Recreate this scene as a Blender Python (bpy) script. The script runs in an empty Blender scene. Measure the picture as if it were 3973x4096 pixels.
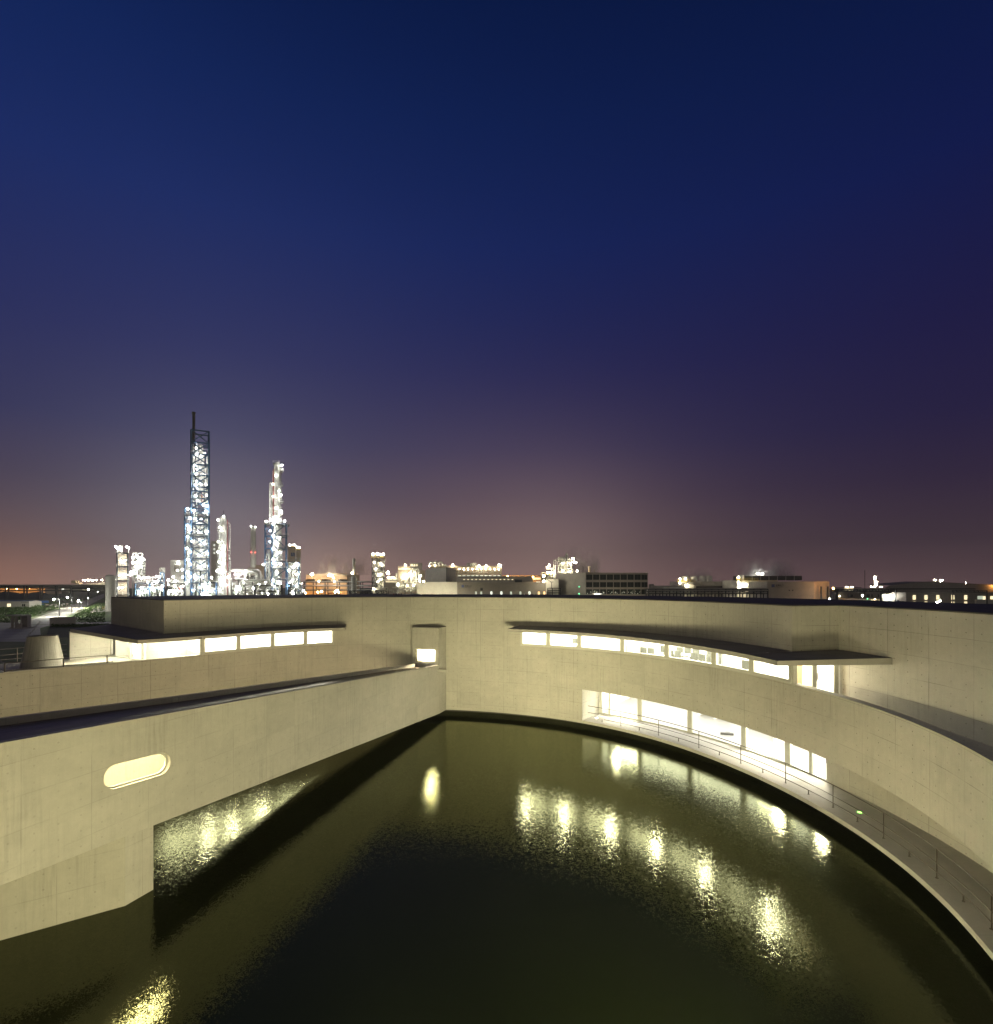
import bpy, math, random
import numpy as np
from mathutils import Vector, Matrix
from mathutils.geometry import tessellate_polygon

SC = bpy.context.scene
COL = SC.collection
random.seed(7)

# ------------------------------------------------------------------ camera
FPX, HOR, XC, EYE = 2150.0, 2337.0, 1986.5, 10.0      # focal length and horizon of the 3973 x 4096 photograph
cam_d = bpy.data.cameras.new('camera')
cam_d.sensor_fit = 'HORIZONTAL'
cam_d.sensor_width = 36.0
cam_d.lens = 36.0 * FPX / 3973.0
cam_d.shift_y = (HOR - 2048.0) / 3973.0
cam_d.clip_start = 0.1
cam_d.clip_end = 30000
cam = bpy.data.objects.new('camera', cam_d)
COL.objects.link(cam)
cam.location = (0, 0, EYE)
cam.rotation_euler = (math.radians(90), 0, 0)
SC.camera = cam

# ------------------------------------------------------------------ render settings
SC.view_settings.view_transform = 'Standard'
SC.view_settings.look = 'None'
SC.view_settings.exposure = 0.0
SC.view_settings.gamma = 1.0
SC.view_settings.use_curve_mapping = False
SC.cycles.max_bounces = 8
SC.cycles.diffuse_bounces = 3
SC.cycles.glossy_bounces = 4
SC.cycles.transmission_bounces = 4
SC.cycles.transparent_max_bounces = 12
SC.cycles.volume_bounces = 0
SC.cycles.caustics_reflective = False
SC.cycles.caustics_refractive = False
SC.cycles.sample_clamp_indirect = 6.0
SC.cycles.use_denoising = True
SC.cycles.use_light_tree = True

# ------------------------------------------------------------------ world: night sky over a lit plant
world = bpy.data.worlds.new('World')
SC.world = world
world.use_nodes = True
nt = world.node_tree
nt.nodes.clear()
def WN(t, **k):
    n = nt.nodes.new(t)
    for a, b in k.items(): setattr(n, a, b)
    return n
def wl(a, b): nt.links.new(a, b)
def srgb(r, g, b):
    f = lambda c: (c/255/12.92) if c/255 <= .04045 else ((c/255+.055)/1.055)**2.4
    return (f(r), f(g), f(b), 1)
tc = WN('ShaderNodeTexCoord')
sep = WN('ShaderNodeSeparateXYZ')
wl(tc.outputs['Generated'], sep.inputs[0])
def ramp(stops):
    r = WN('ShaderNodeValToRGB')
    r.color_ramp.interpolation = 'EASE' if False else 'LINEAR'
    e = r.color_ramp.elements
    while len(e) < len(stops): e.new(.5)
    for el, (p, c) in zip(e, stops): el.position = p; el.color = c
    wl(sep.outputs['Z'], r.inputs['Fac'])
    return r
SKY_L = [(0.0, srgb(122, 98, 92)), (.03, srgb(112, 90, 88)), (.064, srgb(97, 79, 82)), (.155, srgb(67, 58, 80)), (.24, srgb(46, 47, 86)), (.36, srgb(34, 41, 91)),
         (.53, srgb(21, 40, 97)), (.65, srgb(11, 34, 87)), (.736, srgb(5, 27, 75)), (1, srgb(3, 18, 60))]
SKY_R = [(0.0, srgb(92, 70, 72)), (.03, srgb(80, 60, 66)), (.064, srgb(65, 50, 60)), (.155, srgb(47, 36, 60)), (.24, srgb(35, 29, 64)), (.36, srgb(27, 25, 67)),
         (.53, srgb(13, 23, 72)), (.65, srgb(6, 20, 63)), (.736, srgb(3, 16, 54)), (1, srgb(2, 12, 44))]
rl, rr = ramp(SKY_L), ramp(SKY_R)
mr = WN('ShaderNodeMapRange')
mr.inputs['From Min'].default_value = -.45
mr.inputs['From Max'].default_value = .62
wl(sep.outputs['X'], mr.inputs['Value'])
mixs = WN('ShaderNodeMix', data_type='RGBA')
wl(mr.outputs[0], mixs.inputs['Factor'])
wl(rl.outputs[0], mixs.inputs['A'])
wl(rr.outputs[0], mixs.inputs['B'])
cur = mixs.outputs['Result']
def lobe(az, el, width, color, k, flat=1.0):
    """light-polluted air over a lit place: a soft glow round one direction of the sky"""
    global cur
    d = Vector((math.sin(az)*math.cos(el), math.cos(az)*math.cos(el), math.sin(el)*flat))
    cb = WN('ShaderNodeVectorMath', operation='MULTIPLY'); cb.inputs[1].default_value = (1, 1, flat)
    wl(tc.outputs['Generated'], cb.inputs[0])
    ds = WN('ShaderNodeVectorMath', operation='DISTANCE'); ds.inputs[1].default_value = d
    wl(cb.outputs[0], ds.inputs[0])
    m1 = WN('ShaderNodeMath', operation='DIVIDE'); m1.inputs[1].default_value = width
    wl(ds.outputs['Value'], m1.inputs[0])
    m2 = WN('ShaderNodeMath', operation='POWER'); m2.inputs[1].default_value = 2.0
    wl(m1.outputs[0], m2.inputs[0])
    m3 = WN('ShaderNodeMath', operation='MULTIPLY'); m3.inputs[1].default_value = -1.0
    wl(m2.outputs[0], m3.inputs[0])
    m4 = WN('ShaderNodeMath', operation='EXPONENT')
    wl(m3.outputs[0], m4.inputs[0])
    m5 = WN('ShaderNodeMath', operation='MULTIPLY'); m5.inputs[1].default_value = k
    wl(m4.outputs[0], m5.inputs[0])
    vm = WN('ShaderNodeVectorMath', operation='SCALE'); vm.inputs[0].default_value = color[:3]
    wl(m5.outputs[0], vm.inputs['Scale'])
    ad = WN('ShaderNodeVectorMath', operation='ADD')
    wl(cur, ad.inputs[0]); wl(vm.outputs[0], ad.inputs[1])
    cur = ad.outputs[0]
def azx(x): return math.atan2(x-XC, FPX)
def elv(x, y): return math.atan2(HOR-y, math.hypot(FPX, x-XC))
lobe(azx(830), elv(830, 2180), .16, (.95, .95, 1.0), .085)
lobe(azx(1000), elv(1000, 2050), .32, (1.0, .90, .94), .024)
lobe(azx(20), elv(20, 2330), .10, (1.0, .33, .07), .13, 1.6)
lobe(azx(1330), elv(1330, 2290), .11, (1.0, .62, .42), .15, 1.6)
lobe(azx(2080), elv(2080, 2290), .30, (1.0, .62, .50), .105, 1.4)
lobe(azx(2270), elv(2270, 2250), .13, (1.0, .80, .68), .04)
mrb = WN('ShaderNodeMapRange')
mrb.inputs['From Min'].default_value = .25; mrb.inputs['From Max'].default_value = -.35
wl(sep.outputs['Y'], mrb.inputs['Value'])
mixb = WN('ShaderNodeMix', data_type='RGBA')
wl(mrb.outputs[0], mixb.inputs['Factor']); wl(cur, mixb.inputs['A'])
mixb.inputs['B'].default_value = (.085, .072, .064, 1)      # warm fill added to the unseen half of the sky
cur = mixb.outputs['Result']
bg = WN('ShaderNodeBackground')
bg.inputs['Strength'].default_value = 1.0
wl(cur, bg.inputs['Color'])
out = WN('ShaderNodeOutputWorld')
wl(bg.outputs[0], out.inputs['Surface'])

# ------------------------------------------------------------------ unseen area lamps added to light the court, standing for near-wing windows
CX, CY = -6.6, 20.5
COURT_LIGHT = (1.0, .885, .475)
def area_lamp(t, r, z, sx, sz, power, tilt=0.0, color=COURT_LIGHT):
    l = bpy.data.lights.new('fill_area_lamp', 'AREA')
    l.shape = 'RECTANGLE'; l.size = sx; l.size_y = sz; l.energy = power*.88; l.color = color
    o = bpy.data.objects.new('fill_area_lamp', l); COL.objects.link(o)
    p = Vector((CX+r*math.sin(t), CY+r*math.cos(t), z)); o.location = p
    d = Vector((CX-p.x, CY-p.y, tilt*r)).normalized()
    o.rotation_euler = d.to_track_quat('-Z', 'Y').to_euler()
    return o
for t_, pw in ((2.42, 2100), (2.7, 1300), (3.0, 550)):
    area_lamp(t_, 20.2, 1.75, 3.2, 1.5, pw)
for t_, pw in ((2.36, 550), (2.7, 220), (3.0, 120), (4.1, 600)):
    area_lamp(t_, 20.7, 6.05, 3.2, .8, pw)
def aimed_lamp(t, z, target, power, spread, sx=1.6, sz=.8):
    o = area_lamp(t, 20.7 if z > 4 else 20.2, z, sx, sz, power)
    o.data.spread = math.radians(spread)
    o.rotation_euler = (Vector(target)-o.location).to_track_quat('-Z', 'Y').to_euler()
# unseen lamps added with a narrow spread, aimed at the far and right walls
aimed_lamp(2.62, 1.8, (5, 41, 2.5), 800, 50); aimed_lamp(2.9, 1.8, (3, 41, 2.5), 440, 50)
aimed_lamp(3.72, 5.8, (14, 22, 1.5), 420, 30, 4.0, 1.3); aimed_lamp(3.78, 5.8, (14, 16, 1.5), 300, 30, 4.0, 1.3)
# panel lamps added just inside the lit walkway windows, to light the bridge
for t_, sx in ((.737, 2.0), (1.18, 2.3), (1.30, 1.7)):
    area_lamp(t_, 23.75, 1.75, sx, 1.6, 75*sx, 0, (1.0, .95, .68))
# unseen lamps added behind the bridge to light the court wall
def side_lamp(x, y, z, dx, dy, dz, sx, sz, power, color):
    o = area_lamp(0, 1, z, sx, sz, power, 0, color); o.location = (x, y, z)
    o.rotation_euler = Vector((dx, dy, dz)).to_track_quat('-Z', 'Y').to_euler()
for x, y, z, pw in ((-8.2, 38.0, 3.0, 110), (-10.3, 32.4, 3.2, 260), (-13.0, 25.4, 3.5, 330), (-15.9, 18.6, 4.2, 330)):
    side_lamp(x, y, z, -.95, .3, .05, 3.0, .7, pw, (1.0, .80, .42))
p_ = (CX+21.4*math.sin(1.345), CY+21.4*math.cos(1.345))
side_lamp(p_[0], p_[1], 5.8, math.cos(1.345), -math.sin(1.345), 0, 1.6, 1.4, 130, (1.0, .93, .66))  # lamp added behind the door glass to light the passage wall
side_lamp(-4.60, 41.30, 4.75, -.301, -.954, -.06, 1.2, .7, 420, (1.0, .84, .48))     # behind the small window over the bridge

# ------------------------------------------------------------------ mesh helpers
class MB:
    """collects faces; build() links them as one mesh object"""
    def __init__(s): s.v = []; s.f = []; s.u = []; s.sm = []
    def face(s, pts, uv=None, smooth=False):
        n = len(s.v); s.v += [tuple(p) for p in pts]; s.f.append(tuple(range(n, n+len(pts)))); s.u.append(uv); s.sm.append(smooth)
    def box(s, x0, x1, y0, y1, z0, z1):
        s.prism([(x0, y0), (x1, y0), (x1, y1), (x0, y1)], z0, z1)
    def prism(s, poly, z0, z1):
        n = len(poly)
        a = sum(poly[i][0]*poly[(i+1) % n][1]-poly[(i+1) % n][0]*poly[i][1] for i in range(n))
        if a < 0: poly = poly[::-1]
        zb = z0 if callable(z0) else (lambda x, y: z0)
        zt = z1 if callable(z1) else (lambda x, y: z1)
        lo = [(x, y, zb(x, y)) for x, y in poly]; hi = [(x, y, zt(x, y)) for x, y in poly]
        s.face(hi); s.face(lo[::-1])
        for i in range(n):
            j = (i+1) % n; s.face([lo[i], lo[j], hi[j], hi[i]])
    def beam(s, p, q, w, h=None):
        """rectangular bar between two points"""
        h = h or w
        p, q = Vector(p), Vector(q); d = (q-p)
        if d.length < 1e-6: return
        d.normalize()
        up = Vector((0, 0, 1)) if abs(d.z) < .95 else Vector((0, 1, 0))
        a = d.cross(up).normalized()*w/2; b = a.cross(d).normalized()*h/2
        A = [p+a+b, p-a+b, p-a-b, p+a-b]; B = [x+(q-p) for x in A]
        s.face(A); s.face(B[::-1])
        for i in range(4): s.face([A[i], B[i], B[(i+1) % 4], A[(i+1) % 4]][::-1])
    def tube(s, pts, r, n=8, caps=True):
        pts = [Vector(p) for p in pts]; rings = []
        ref = None
        for i, p in enumerate(pts):
            d = (pts[min(i+1, len(pts)-1)]-pts[max(i-1, 0)]).normalized()
            if ref is None: ref = Vector((0, 0, 1)) if abs(d.z) < .9 else Vector((1, 0, 0))
            a = d.cross(ref).normalized(); b = a.cross(d).normalized(); ref = b
            rr_ = r[i] if isinstance(r, (list, tuple)) else r
            rings.append([p+a*rr_*math.cos(2*math.pi*k/n)+b*rr_*math.sin(2*math.pi*k/n) for k in range(n)])
        for i in range(len(rings)-1):
            for k in range(n):
                s.face([rings[i][k], rings[i+1][k], rings[i+1][(k+1) % n], rings[i][(k+1) % n]], smooth=True)
        if caps: s.face(rings[0]); s.face(rings[-1][::-1])
    def cyl(s, c, r0, h, r1=None, n=20, caps=True):
        r1 = r0 if r1 is None else r1
        s.lathe(c, [(r0, 0), (r1, h)], n, caps)
    def lathe(s, c, prof, n=20, caps=True):
        rings = [[(c[0]+r*math.cos(2*math.pi*k/n), c[1]+r*math.sin(2*math.pi*k/n), c[2]+z) for k in range(n)] for r, z in prof]
        for i in range(len(rings)-1):
            for k in range(n):
                s.face([rings[i][k], rings[i][(k+1) % n], rings[i+1][(k+1) % n], rings[i+1][k]], smooth=True)
        if caps: s.face(rings[0][::-1]); s.face(rings[-1])
    def ball(s, c, r, n=8):
        m = max(4, n//2+1)
        s.lathe(c, [(max(1e-3, r*math.sin(math.pi*i/m)), -r*math.cos(math.pi*i/m)) for i in range(m+1)], n, True)
    def build(s, name, mat, parent=None, local=False):
        me = bpy.data.meshes.new(name)
        off = Vector((0, 0, 0))
        if parent is not None and not local:
            q = parent
            while q is not None: off += q.location; q = q.parent
        me.from_pydata([tuple(Vector(p)-off) for p in s.v], [], s.f)
        uvl = me.uv_layers.new(name='UVMap')
        for poly, uv in zip(me.polygons, s.u):
            if uv is None:
                nx, ny, nz = poly.normal
                if abs(nz) > .75:
                    uv = [s.v[i][:2] for i in s.f[poly.index]]
                else:
                    l = math.hypot(nx, ny) or 1; tx, ty = -ny/l, nx/l
                    uv = [(s.v[i][0]*tx+s.v[i][1]*ty, s.v[i][2]) for i in s.f[poly.index]]
            for li, w in zip(poly.loop_indices, uv): uvl.data[li].uv = w
        me.polygons.foreach_set('use_smooth', s.sm)
        me.materials.append(mat); me.update()
        o = bpy.data.objects.new(name, me); COL.objects.link(o)
        if parent is not None: o.parent = parent
        return o

def tag(o, label=None, cat=None, group=None, kind=None):
    for k, v in (('label', label), ('category', cat), ('group', group), ('kind', kind)):
        if v: o[k] = v
    return o
def thing(name, label, cat, loc=(0, 0, 0), group=None):
    o = bpy.data.objects.new(name, None); COL.objects.link(o); o.location = loc
    o.empty_display_size = .3
    return tag(o, label, cat, group)
def dup(root, loc, rz=0, label=None, group=None):
    """a copy of a thing with copies of its parts and sub-parts"""
    r = root.copy(); COL.objects.link(r); r.location = loc; r.rotation_euler = (0, 0, rz)
    if label: r['label'] = label
    if group: r['group'] = group
    for ch in list(root.children):
        c = ch.copy(); COL.objects.link(c); c.parent = r
        for g in list(ch.children):
            d = g.copy(); COL.objects.link(d); d.parent = c
    return r
ORD = ['first', 'second', 'third', 'fourth', 'fifth', 'sixth', 'seventh', 'eighth', 'ninth', 'tenth', 'eleventh', 'twelfth', 'thirteenth', 'fourteenth']

# ------------------------------------------------------------------ materials
def mat(name):
    m = bpy.data.materials.new(name); m.use_nodes = True
    n = m.node_tree; b = n.nodes['Principled BSDF']
    return m, n, b
class N:
    """tiny node-building helper"""
    def __init__(s, tree): s.t = tree
    def __call__(s, typ, ins=None, **k):
        n = s.t.nodes.new(typ)
        for a, b in k.items(): setattr(n, a, b)
        for key, val in (ins or {}).items():
            i = n.inputs[key]
            if hasattr(val, 'links') or isinstance(val, bpy.types.NodeSocket): s.t.links.new(val, i)
            else: i.default_value = val
        return n
    def m(s, op, a, b=0.0, c=None):
        d = {0: a, 1: b}
        if c is not None: d[2] = c
        return s('ShaderNodeMath', d, operation=op).outputs[0]
    def noise(s, vec, scale, detail=4, rough=.5):
        return s('ShaderNodeTexNoise', {'Vector': vec, 'Scale': scale, 'Detail': detail, 'Roughness': rough}).outputs['Fac']
def plain(name, rgb, rough=.6, metal=0.0, var=.12, scale=1.5, bump=0.0):
    m, t, b = mat(name); n = N(t)
    co = n('ShaderNodeTexCoord').outputs['Object']
    f = n.noise(co, scale, 5, .6)
    k = n('ShaderNodeMapRange', {'Value': f, 'From Min': .3, 'From Max': .7, 'To Min': 1-var, 'To Max': 1+var}).outputs[0]
    v = n('ShaderNodeVectorMath', {0: rgb, 'Scale': k}, operation='SCALE').outputs[0]
    t.links.new(v, b.inputs['Base Color'])
    b.inputs['Roughness'].default_value = rough; b.inputs['Metallic'].default_value = metal
    if bump:
        bn = n('ShaderNodeBump', {'Height': n.noise(co, scale*8, 4), 'Strength': bump, 'Distance': .02})
        t.links.new(bn.outputs[0], b.inputs['Normal'])
    return m
def emit(name, rgb, strength):
    m, t, b = mat(name)
    b.inputs['Base Color'].default_value = (.8, .8, .8, 1)
    b.inputs['Emission Color'].default_value = (*rgb, 1)
    b.inputs['Emission Strength'].default_value = strength
    return m

def concrete(name, base=(.46, .445, .40), streak=1.0, holes=1.0, joints=1.0, pw=1.8, ph=.9, hu=.6, hv=.45):
    """board-marked cast concrete with tie holes, panel joints, vertical run-off streaks and mottling; UV in metres"""
    m, t, b = mat(name); n = N(t)
    uv = n('ShaderNodeUVMap', uv_map='UVMap').outputs[0]
    sx = n('ShaderNodeSeparateXYZ', {0: uv}); u, v = sx.outputs[0], sx.outputs[1]
    # per panel tint
    pu = n.m('FLOOR', n.m('DIVIDE', u, pw)); pv = n.m('FLOOR', n.m('DIVIDE', v, ph*2))
    cell = n('ShaderNodeCombineXYZ', {0: pu, 1: pv}).outputs[0]
    wn = n('ShaderNodeTexWhiteNoise', {'Vector': cell}, noise_dimensions='2D').outputs['Value']
    big = n.noise(n('ShaderNodeVectorMath', {0: uv, 1: (.35, .5, 1)}, operation='MULTIPLY').outputs[0], 1.0, 5, .6)
    st = n.noise(n('ShaderNodeVectorMath', {0: uv, 1: (7.0, .35, 1)}, operation='MULTIPLY').outputs[0], 1.0, 6, .65)
    st2 = n.noise(n('ShaderNodeVectorMath', {0: uv, 1: (26., .8, 1)}, operation='MULTIPLY').outputs[0], 1.0, 3, .6)
    fine = n.noise(uv, 22.0, 5, .7)
    mot = n.noise(uv, 2.6, 6, .7)
    # run-off streaks only in some places
    gate = n('ShaderNodeMapRange', {'Value': n.noise(n('ShaderNodeVectorMath', {0: uv, 1: (.45, .22, 1)}, operation='MULTIPLY').outputs[0], 1.0, 3), 'From Min': .42, 'From Max': .66}).outputs[0]
    sk = n.m('MULTIPLY', n('ShaderNodeMapRange', {'Value': st, 'From Min': .48, 'From Max': .75}).outputs[0], gate)
    k = n.m('ADD', .76, n.m('MULTIPLY', big, .32))
    k = n.m('ADD', k, n.m('MULTIPLY', n.m('SUBTRACT', wn, .5), .07))
    k = n.m('ADD', k, n.m('MULTIPLY', n.m('SUBTRACT', mot, .5), .30))
    k = n.m('ADD', k, n.m('MULTIPLY', n.m('SUBTRACT', fine, .5), .12))
    k = n.m('ADD', k, n.m('MULTIPLY', n.m('SUBTRACT', st2, .5), .12*streak))
    k = n.m('SUBTRACT', k, n.m('MULTIPLY', sk, .34*streak))
    # joints
    def line(x, p, w):
        fr = n.m('ABSOLUTE', n.m('SUBTRACT', n.m('FRACT', n.m('ADD', n.m('DIVIDE', x, p), .5)), .5))
        return n.m('LESS_THAN', n.m('MULTIPLY', fr, p), w)
    jit = n.m('MULTIPLY', n.m('SUBTRACT', n.noise(uv, .8, 2), .5), .03)
    lines = n.m('MAXIMUM', line(n.m('ADD', u, jit), pw, .012), n.m('MULTIPLY', line(n.m('ADD', v, jit), ph, .011), .8))
    gl = n('ShaderNodeMapRange', {'Value': n.noise(uv, .7, 3), 'From Min': .38, 'From Max': .6}).outputs[0]
    k = n.m('SUBTRACT', k, n.m('MULTIPLY', n.m('MULTIPLY', lines, gl), .28*joints))
    # tie holes
    fu = n.m('MULTIPLY', n.m('SUBTRACT', n.m('FRACT', n.m('DIVIDE', u, hu)), .5), hu)
    fv = n.m('MULTIPLY', n.m('SUBTRACT', n.m('FRACT', n.m('DIVIDE', v, hv)), .5), hv)
    d2 = n.m('SQRT', n.m('ADD', n.m('MULTIPLY', fu, fu), n.m('MULTIPLY', fv, fv)))
    hole = n.m('MULTIPLY', n.m('LESS_THAN', d2, .024), n('ShaderNodeMapRange', {'Value': n.noise(uv, .5, 2), 'From Min': .35, 'From Max': .62, 'To Min': .25}).outputs[0])
    k = n.m('SUBTRACT', k, n.m('MULTIPLY', hole, .34*holes))
    col = n('ShaderNodeVectorMath', {0: base, 'Scale': k}, operation='SCALE').outputs[0]
    t.links.new(col, b.inputs['Base Color'])
    b.inputs['Roughness'].default_value = .72
    b.inputs['Specular IOR Level'].default_value = .3
    h = n.m('SUBTRACT', n.m('ADD', n.m('MULTIPLY', mot, .5), n.m('MULTIPLY', st2, .3)), n.m('ADD', n.m('MULTIPLY', hole, 1.2*holes), n.m('MULTIPLY', lines, .7*joints)))
    bn = n('ShaderNodeBump', {'Height': h, 'Strength': .35, 'Distance': .012})
    t.links.new(bn.outputs[0], b.inputs['Normal'])
    return m
M = {}
M['conc'] = concrete('cast_concrete')
M['conc_holes'] = concrete('cast_concrete_tie_holes', holes=1.5, streak=.75, joints=1.35)
M['conc_bridge'] = concrete('bridge_concrete', base=(.47, .455, .40), streak=.75, holes=.55, joints=.6)
M['conc_floor'] = concrete('floor_concrete', base=(.47, .45, .41), streak=.0, holes=0, joints=1.0, pw=2.4, ph=2.4)
M['plinth'] = plain('dark_plinth', (.05, .05, .045), .8)
M['roof'] = plain('roof_membrane', (.060, .055, .055), .75, var=.2, scale=.8)
M['canopy'] = concrete('canopy_concrete', base=(.38, .365, .335), streak=.6, holes=0, joints=.5)
M['cap'] = plain('canopy_top_felt', (.17, .16, .16), .8, var=.15)
M['frame'] = plain('painted_aluminium', (.50, .50, .46), .45, var=.04)
M['white'] = plain('interior_paint', (.80, .79, .76), .7, var=.03)
M['wood'] = plain('pale_timber', (.62, .45, .26), .5, var=.08)
M['floor_in'] = plain('interior_floor', (.60, .59, .55), .35, var=.05)
M['floor_low'] = plain('dark_room_floor', (.24, .235, .22), .35, var=.05)
M['rail'] = plain('bronze_rail', (.115, .10, .08), .4, .6, var=.05)
M['rail_pale'] = plain('pale_steel_rail', (.42, .38, .30), .4, .5, var=.05)
M['chair'] = plain('chair_mesh_fabric', (.085, .09, .075), .7, var=.05)
M['chair_leg'] = plain('chair_chrome', (.2, .2, .2), .3, .8, var=.03)
M['sofa'] = plain('sofa_cream', (.55, .50, .40), .8, var=.05)
M['black'] = plain('black_plastic', (.07, .07, .07), .5)
M['lamp_room'] = emit('room_lamp', (1.0, .94, .76), 34)
M['lamp_soffit'] = emit('soffit_lamp', (1.0, .92, .60), 560)

M['ceiling_fill'] = emit('glowing_ceiling_fill', (1.0, .95, .72), 9.0)  # ceilings made to glow, to strengthen the window reflections in the water
M['ceiling_fill_low'] = emit('glowing_ceiling_fill_low', (1.0, .98, .88), 4.5)
M['lamp_portal'] = emit('portal_lamp', (1.0, .88, .54), 520)
M['lamp_room_hot'] = emit('window_side_lamp', (1.0, .94, .74), 430)
M['lamp_room_white'] = emit('room_lamp_white', (1.0, .97, .86), 8)
M['lamp_corr'] = emit('corridor_lamp', (1.0, .85, .46), 130)
M['green_led'] = emit('green_led', (.25, 1.0, .1), 6)
def glass_mat(name, refl=1.0, tint=(1, 1, 1)):
    m, t, b = mat(name); t.nodes.remove(b); n = N(t)
    bf = n('ShaderNodeNewGeometry').outputs['Backfacing']      # a single sheet: both sides reflect like the outside of glass
    fr = n('ShaderNodeFresnel', {'IOR': n.m('ADD', 1.5, n.m('MULTIPLY', bf, 1/1.5-1.5))}).outputs[0]
    tr = n('ShaderNodeBsdfTransparent', {'Color': (*tint, 1)}).outputs[0]
    gl = n('ShaderNodeBsdfGlossy', {'Roughness': .02}).outputs[0]
    mx = n('ShaderNodeMixShader', {0: n.m('MULTIPLY', fr, refl), 1: tr, 2: gl})
    t.links.new(mx.outputs[0], t.nodes['Material Output'].inputs['Surface'])
    return m
M['glass'] = glass_mat('window_glass')

# ------------------------------------------------------------------ plan of the ring-shaped building (polar, metres round the court's centre)
PLAN = [(-2.2,20.4),(-1.9,21.0),(-1.6,21.4),(-1.5,21.3),(-1.4,21.0),(-1.3,20.5),(-1.2,19.871),(-1.1,19.193),(-1.0,18.703),(-.9,18.436),(-.8,18.404),(-.7,18.601),
        (-.6,19.03),(-.5,19.631),(-.4,20.173),(-.3,20.563),(-.2,20.75),(-.1,20.78),(0,20.75),(.1,20.723),(.2,20.72),(.3,20.729),(.4,20.754),(.5,20.775),(.6,20.775),
        (.7,20.745),(.8,20.695),(.9,20.615),(1.0,20.527),(1.1,20.443),(1.2,20.38),(1.3,20.36),(1.4,20.36),(1.5,20.385),(1.6,20.423),(1.7,20.445),(1.8,20.44),
        (1.9,20.41),(2.2,20.4),(4.1,20.4)]
_pt = np.array(PLAN)
def RR(t): return float(np.interp(t, _pt[:, 0], _pt[:, 1]))
ROUT = 30.6
def off(o, t): return o(t) if callable(o) else o
OUTER = lambda t: ROUT-RR(t)
def P2(t, o=0.0):
    r = RR(t)+off(o, t)
    return (CX+r*math.sin(t), CY+r*math.cos(t))
def arc(t0, t1, step=.02):
    n = max(1, int(math.ceil(abs(t1-t0)/step)))
    return [t0+(t1-t0)*i/n for i in range(n+1)]
def cblock(mb, t0, t1, o0, o1, z0, z1, step=.02, ends=(True, True), faces='iotb'):
    """curved block following the plan: i inner, o outer, t top, b bottom faces"""
    ts = arc(t0, t1, step)
    I = [P2(t, o0) for t in ts]; O = [P2(t, o1) for t in ts]
    for k in range(len(ts)-1):
        a, b, c, d = I[k], I[k+1], O[k+1], O[k]
        ua, ub = ts[k]*20.5, ts[k+1]*20.5
        if 'i' in faces: mb.face([(*a, z0), (*b, z0), (*b, z1), (*a, z1)], [(ua, z0), (ub, z0), (ub, z1), (ua, z1)])
        if 'o' in faces: mb.face([(*c, z0), (*d, z0), (*d, z1), (*c, z1)], [(ub, z0), (ua, z0), (ua, z1), (ub, z1)])
        if 't' in faces: mb.face([(*a, z1), (*b, z1), (*c, z1), (*d, z1)])
        if 'b' in faces: mb.face([(*d, z0), (*c, z0), (*b, z0), (*a, z0)])
    if ends[0]: mb.face([(*O[0], z0), (*I[0], z0), (*I[0], z1), (*O[0], z1)])
    if ends[1]: mb.face([(*I[-1], z0), (*O[-1], z0), (*O[-1], z1), (*I[-1], z1)])
def radial(mb, t, o0, o1, z0, z1, th=.25):
    """straight radial wall whose near face lies on angle t, thickness towards larger t (or smaller when th < 0)"""
    a, b = Vector(P2(t, o0)), Vector(P2(t, o1))
    d = (b-a).normalized(); nrm = Vector((d.y, -d.x))*th
    mb.prism([tuple(a), tuple(b), tuple(b+nrm), tuple(a+nrm)], z0, z1)
def plate(mb, outer, holes, fmap, thick):
    """flat slab with holes: outline and holes are 2-D loops, fmap(s, z, depth) gives the 3-D point"""
    loops = [outer]+holes; flat = [p for l in loops for p in l]
    tris = tessellate_polygon([[Vector((p[0], p[1], 0)) for p in l] for l in loops])
    for tr in tris:
        mb.face([fmap(*flat[i], 0) for i in tr], [flat[i] for i in tr])
        mb.face([fmap(*flat[i], thick) for i in tr][::-1], [flat[i] for i in tr][::-1])
    for l in loops:
        for i in range(len(l)):
            a, b = l[i], l[(i+1) % len(l)]
            mb.face([fmap(*a, 0), fmap(*b, 0), fmap(*b, thick), fmap(*a, thick)])
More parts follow.
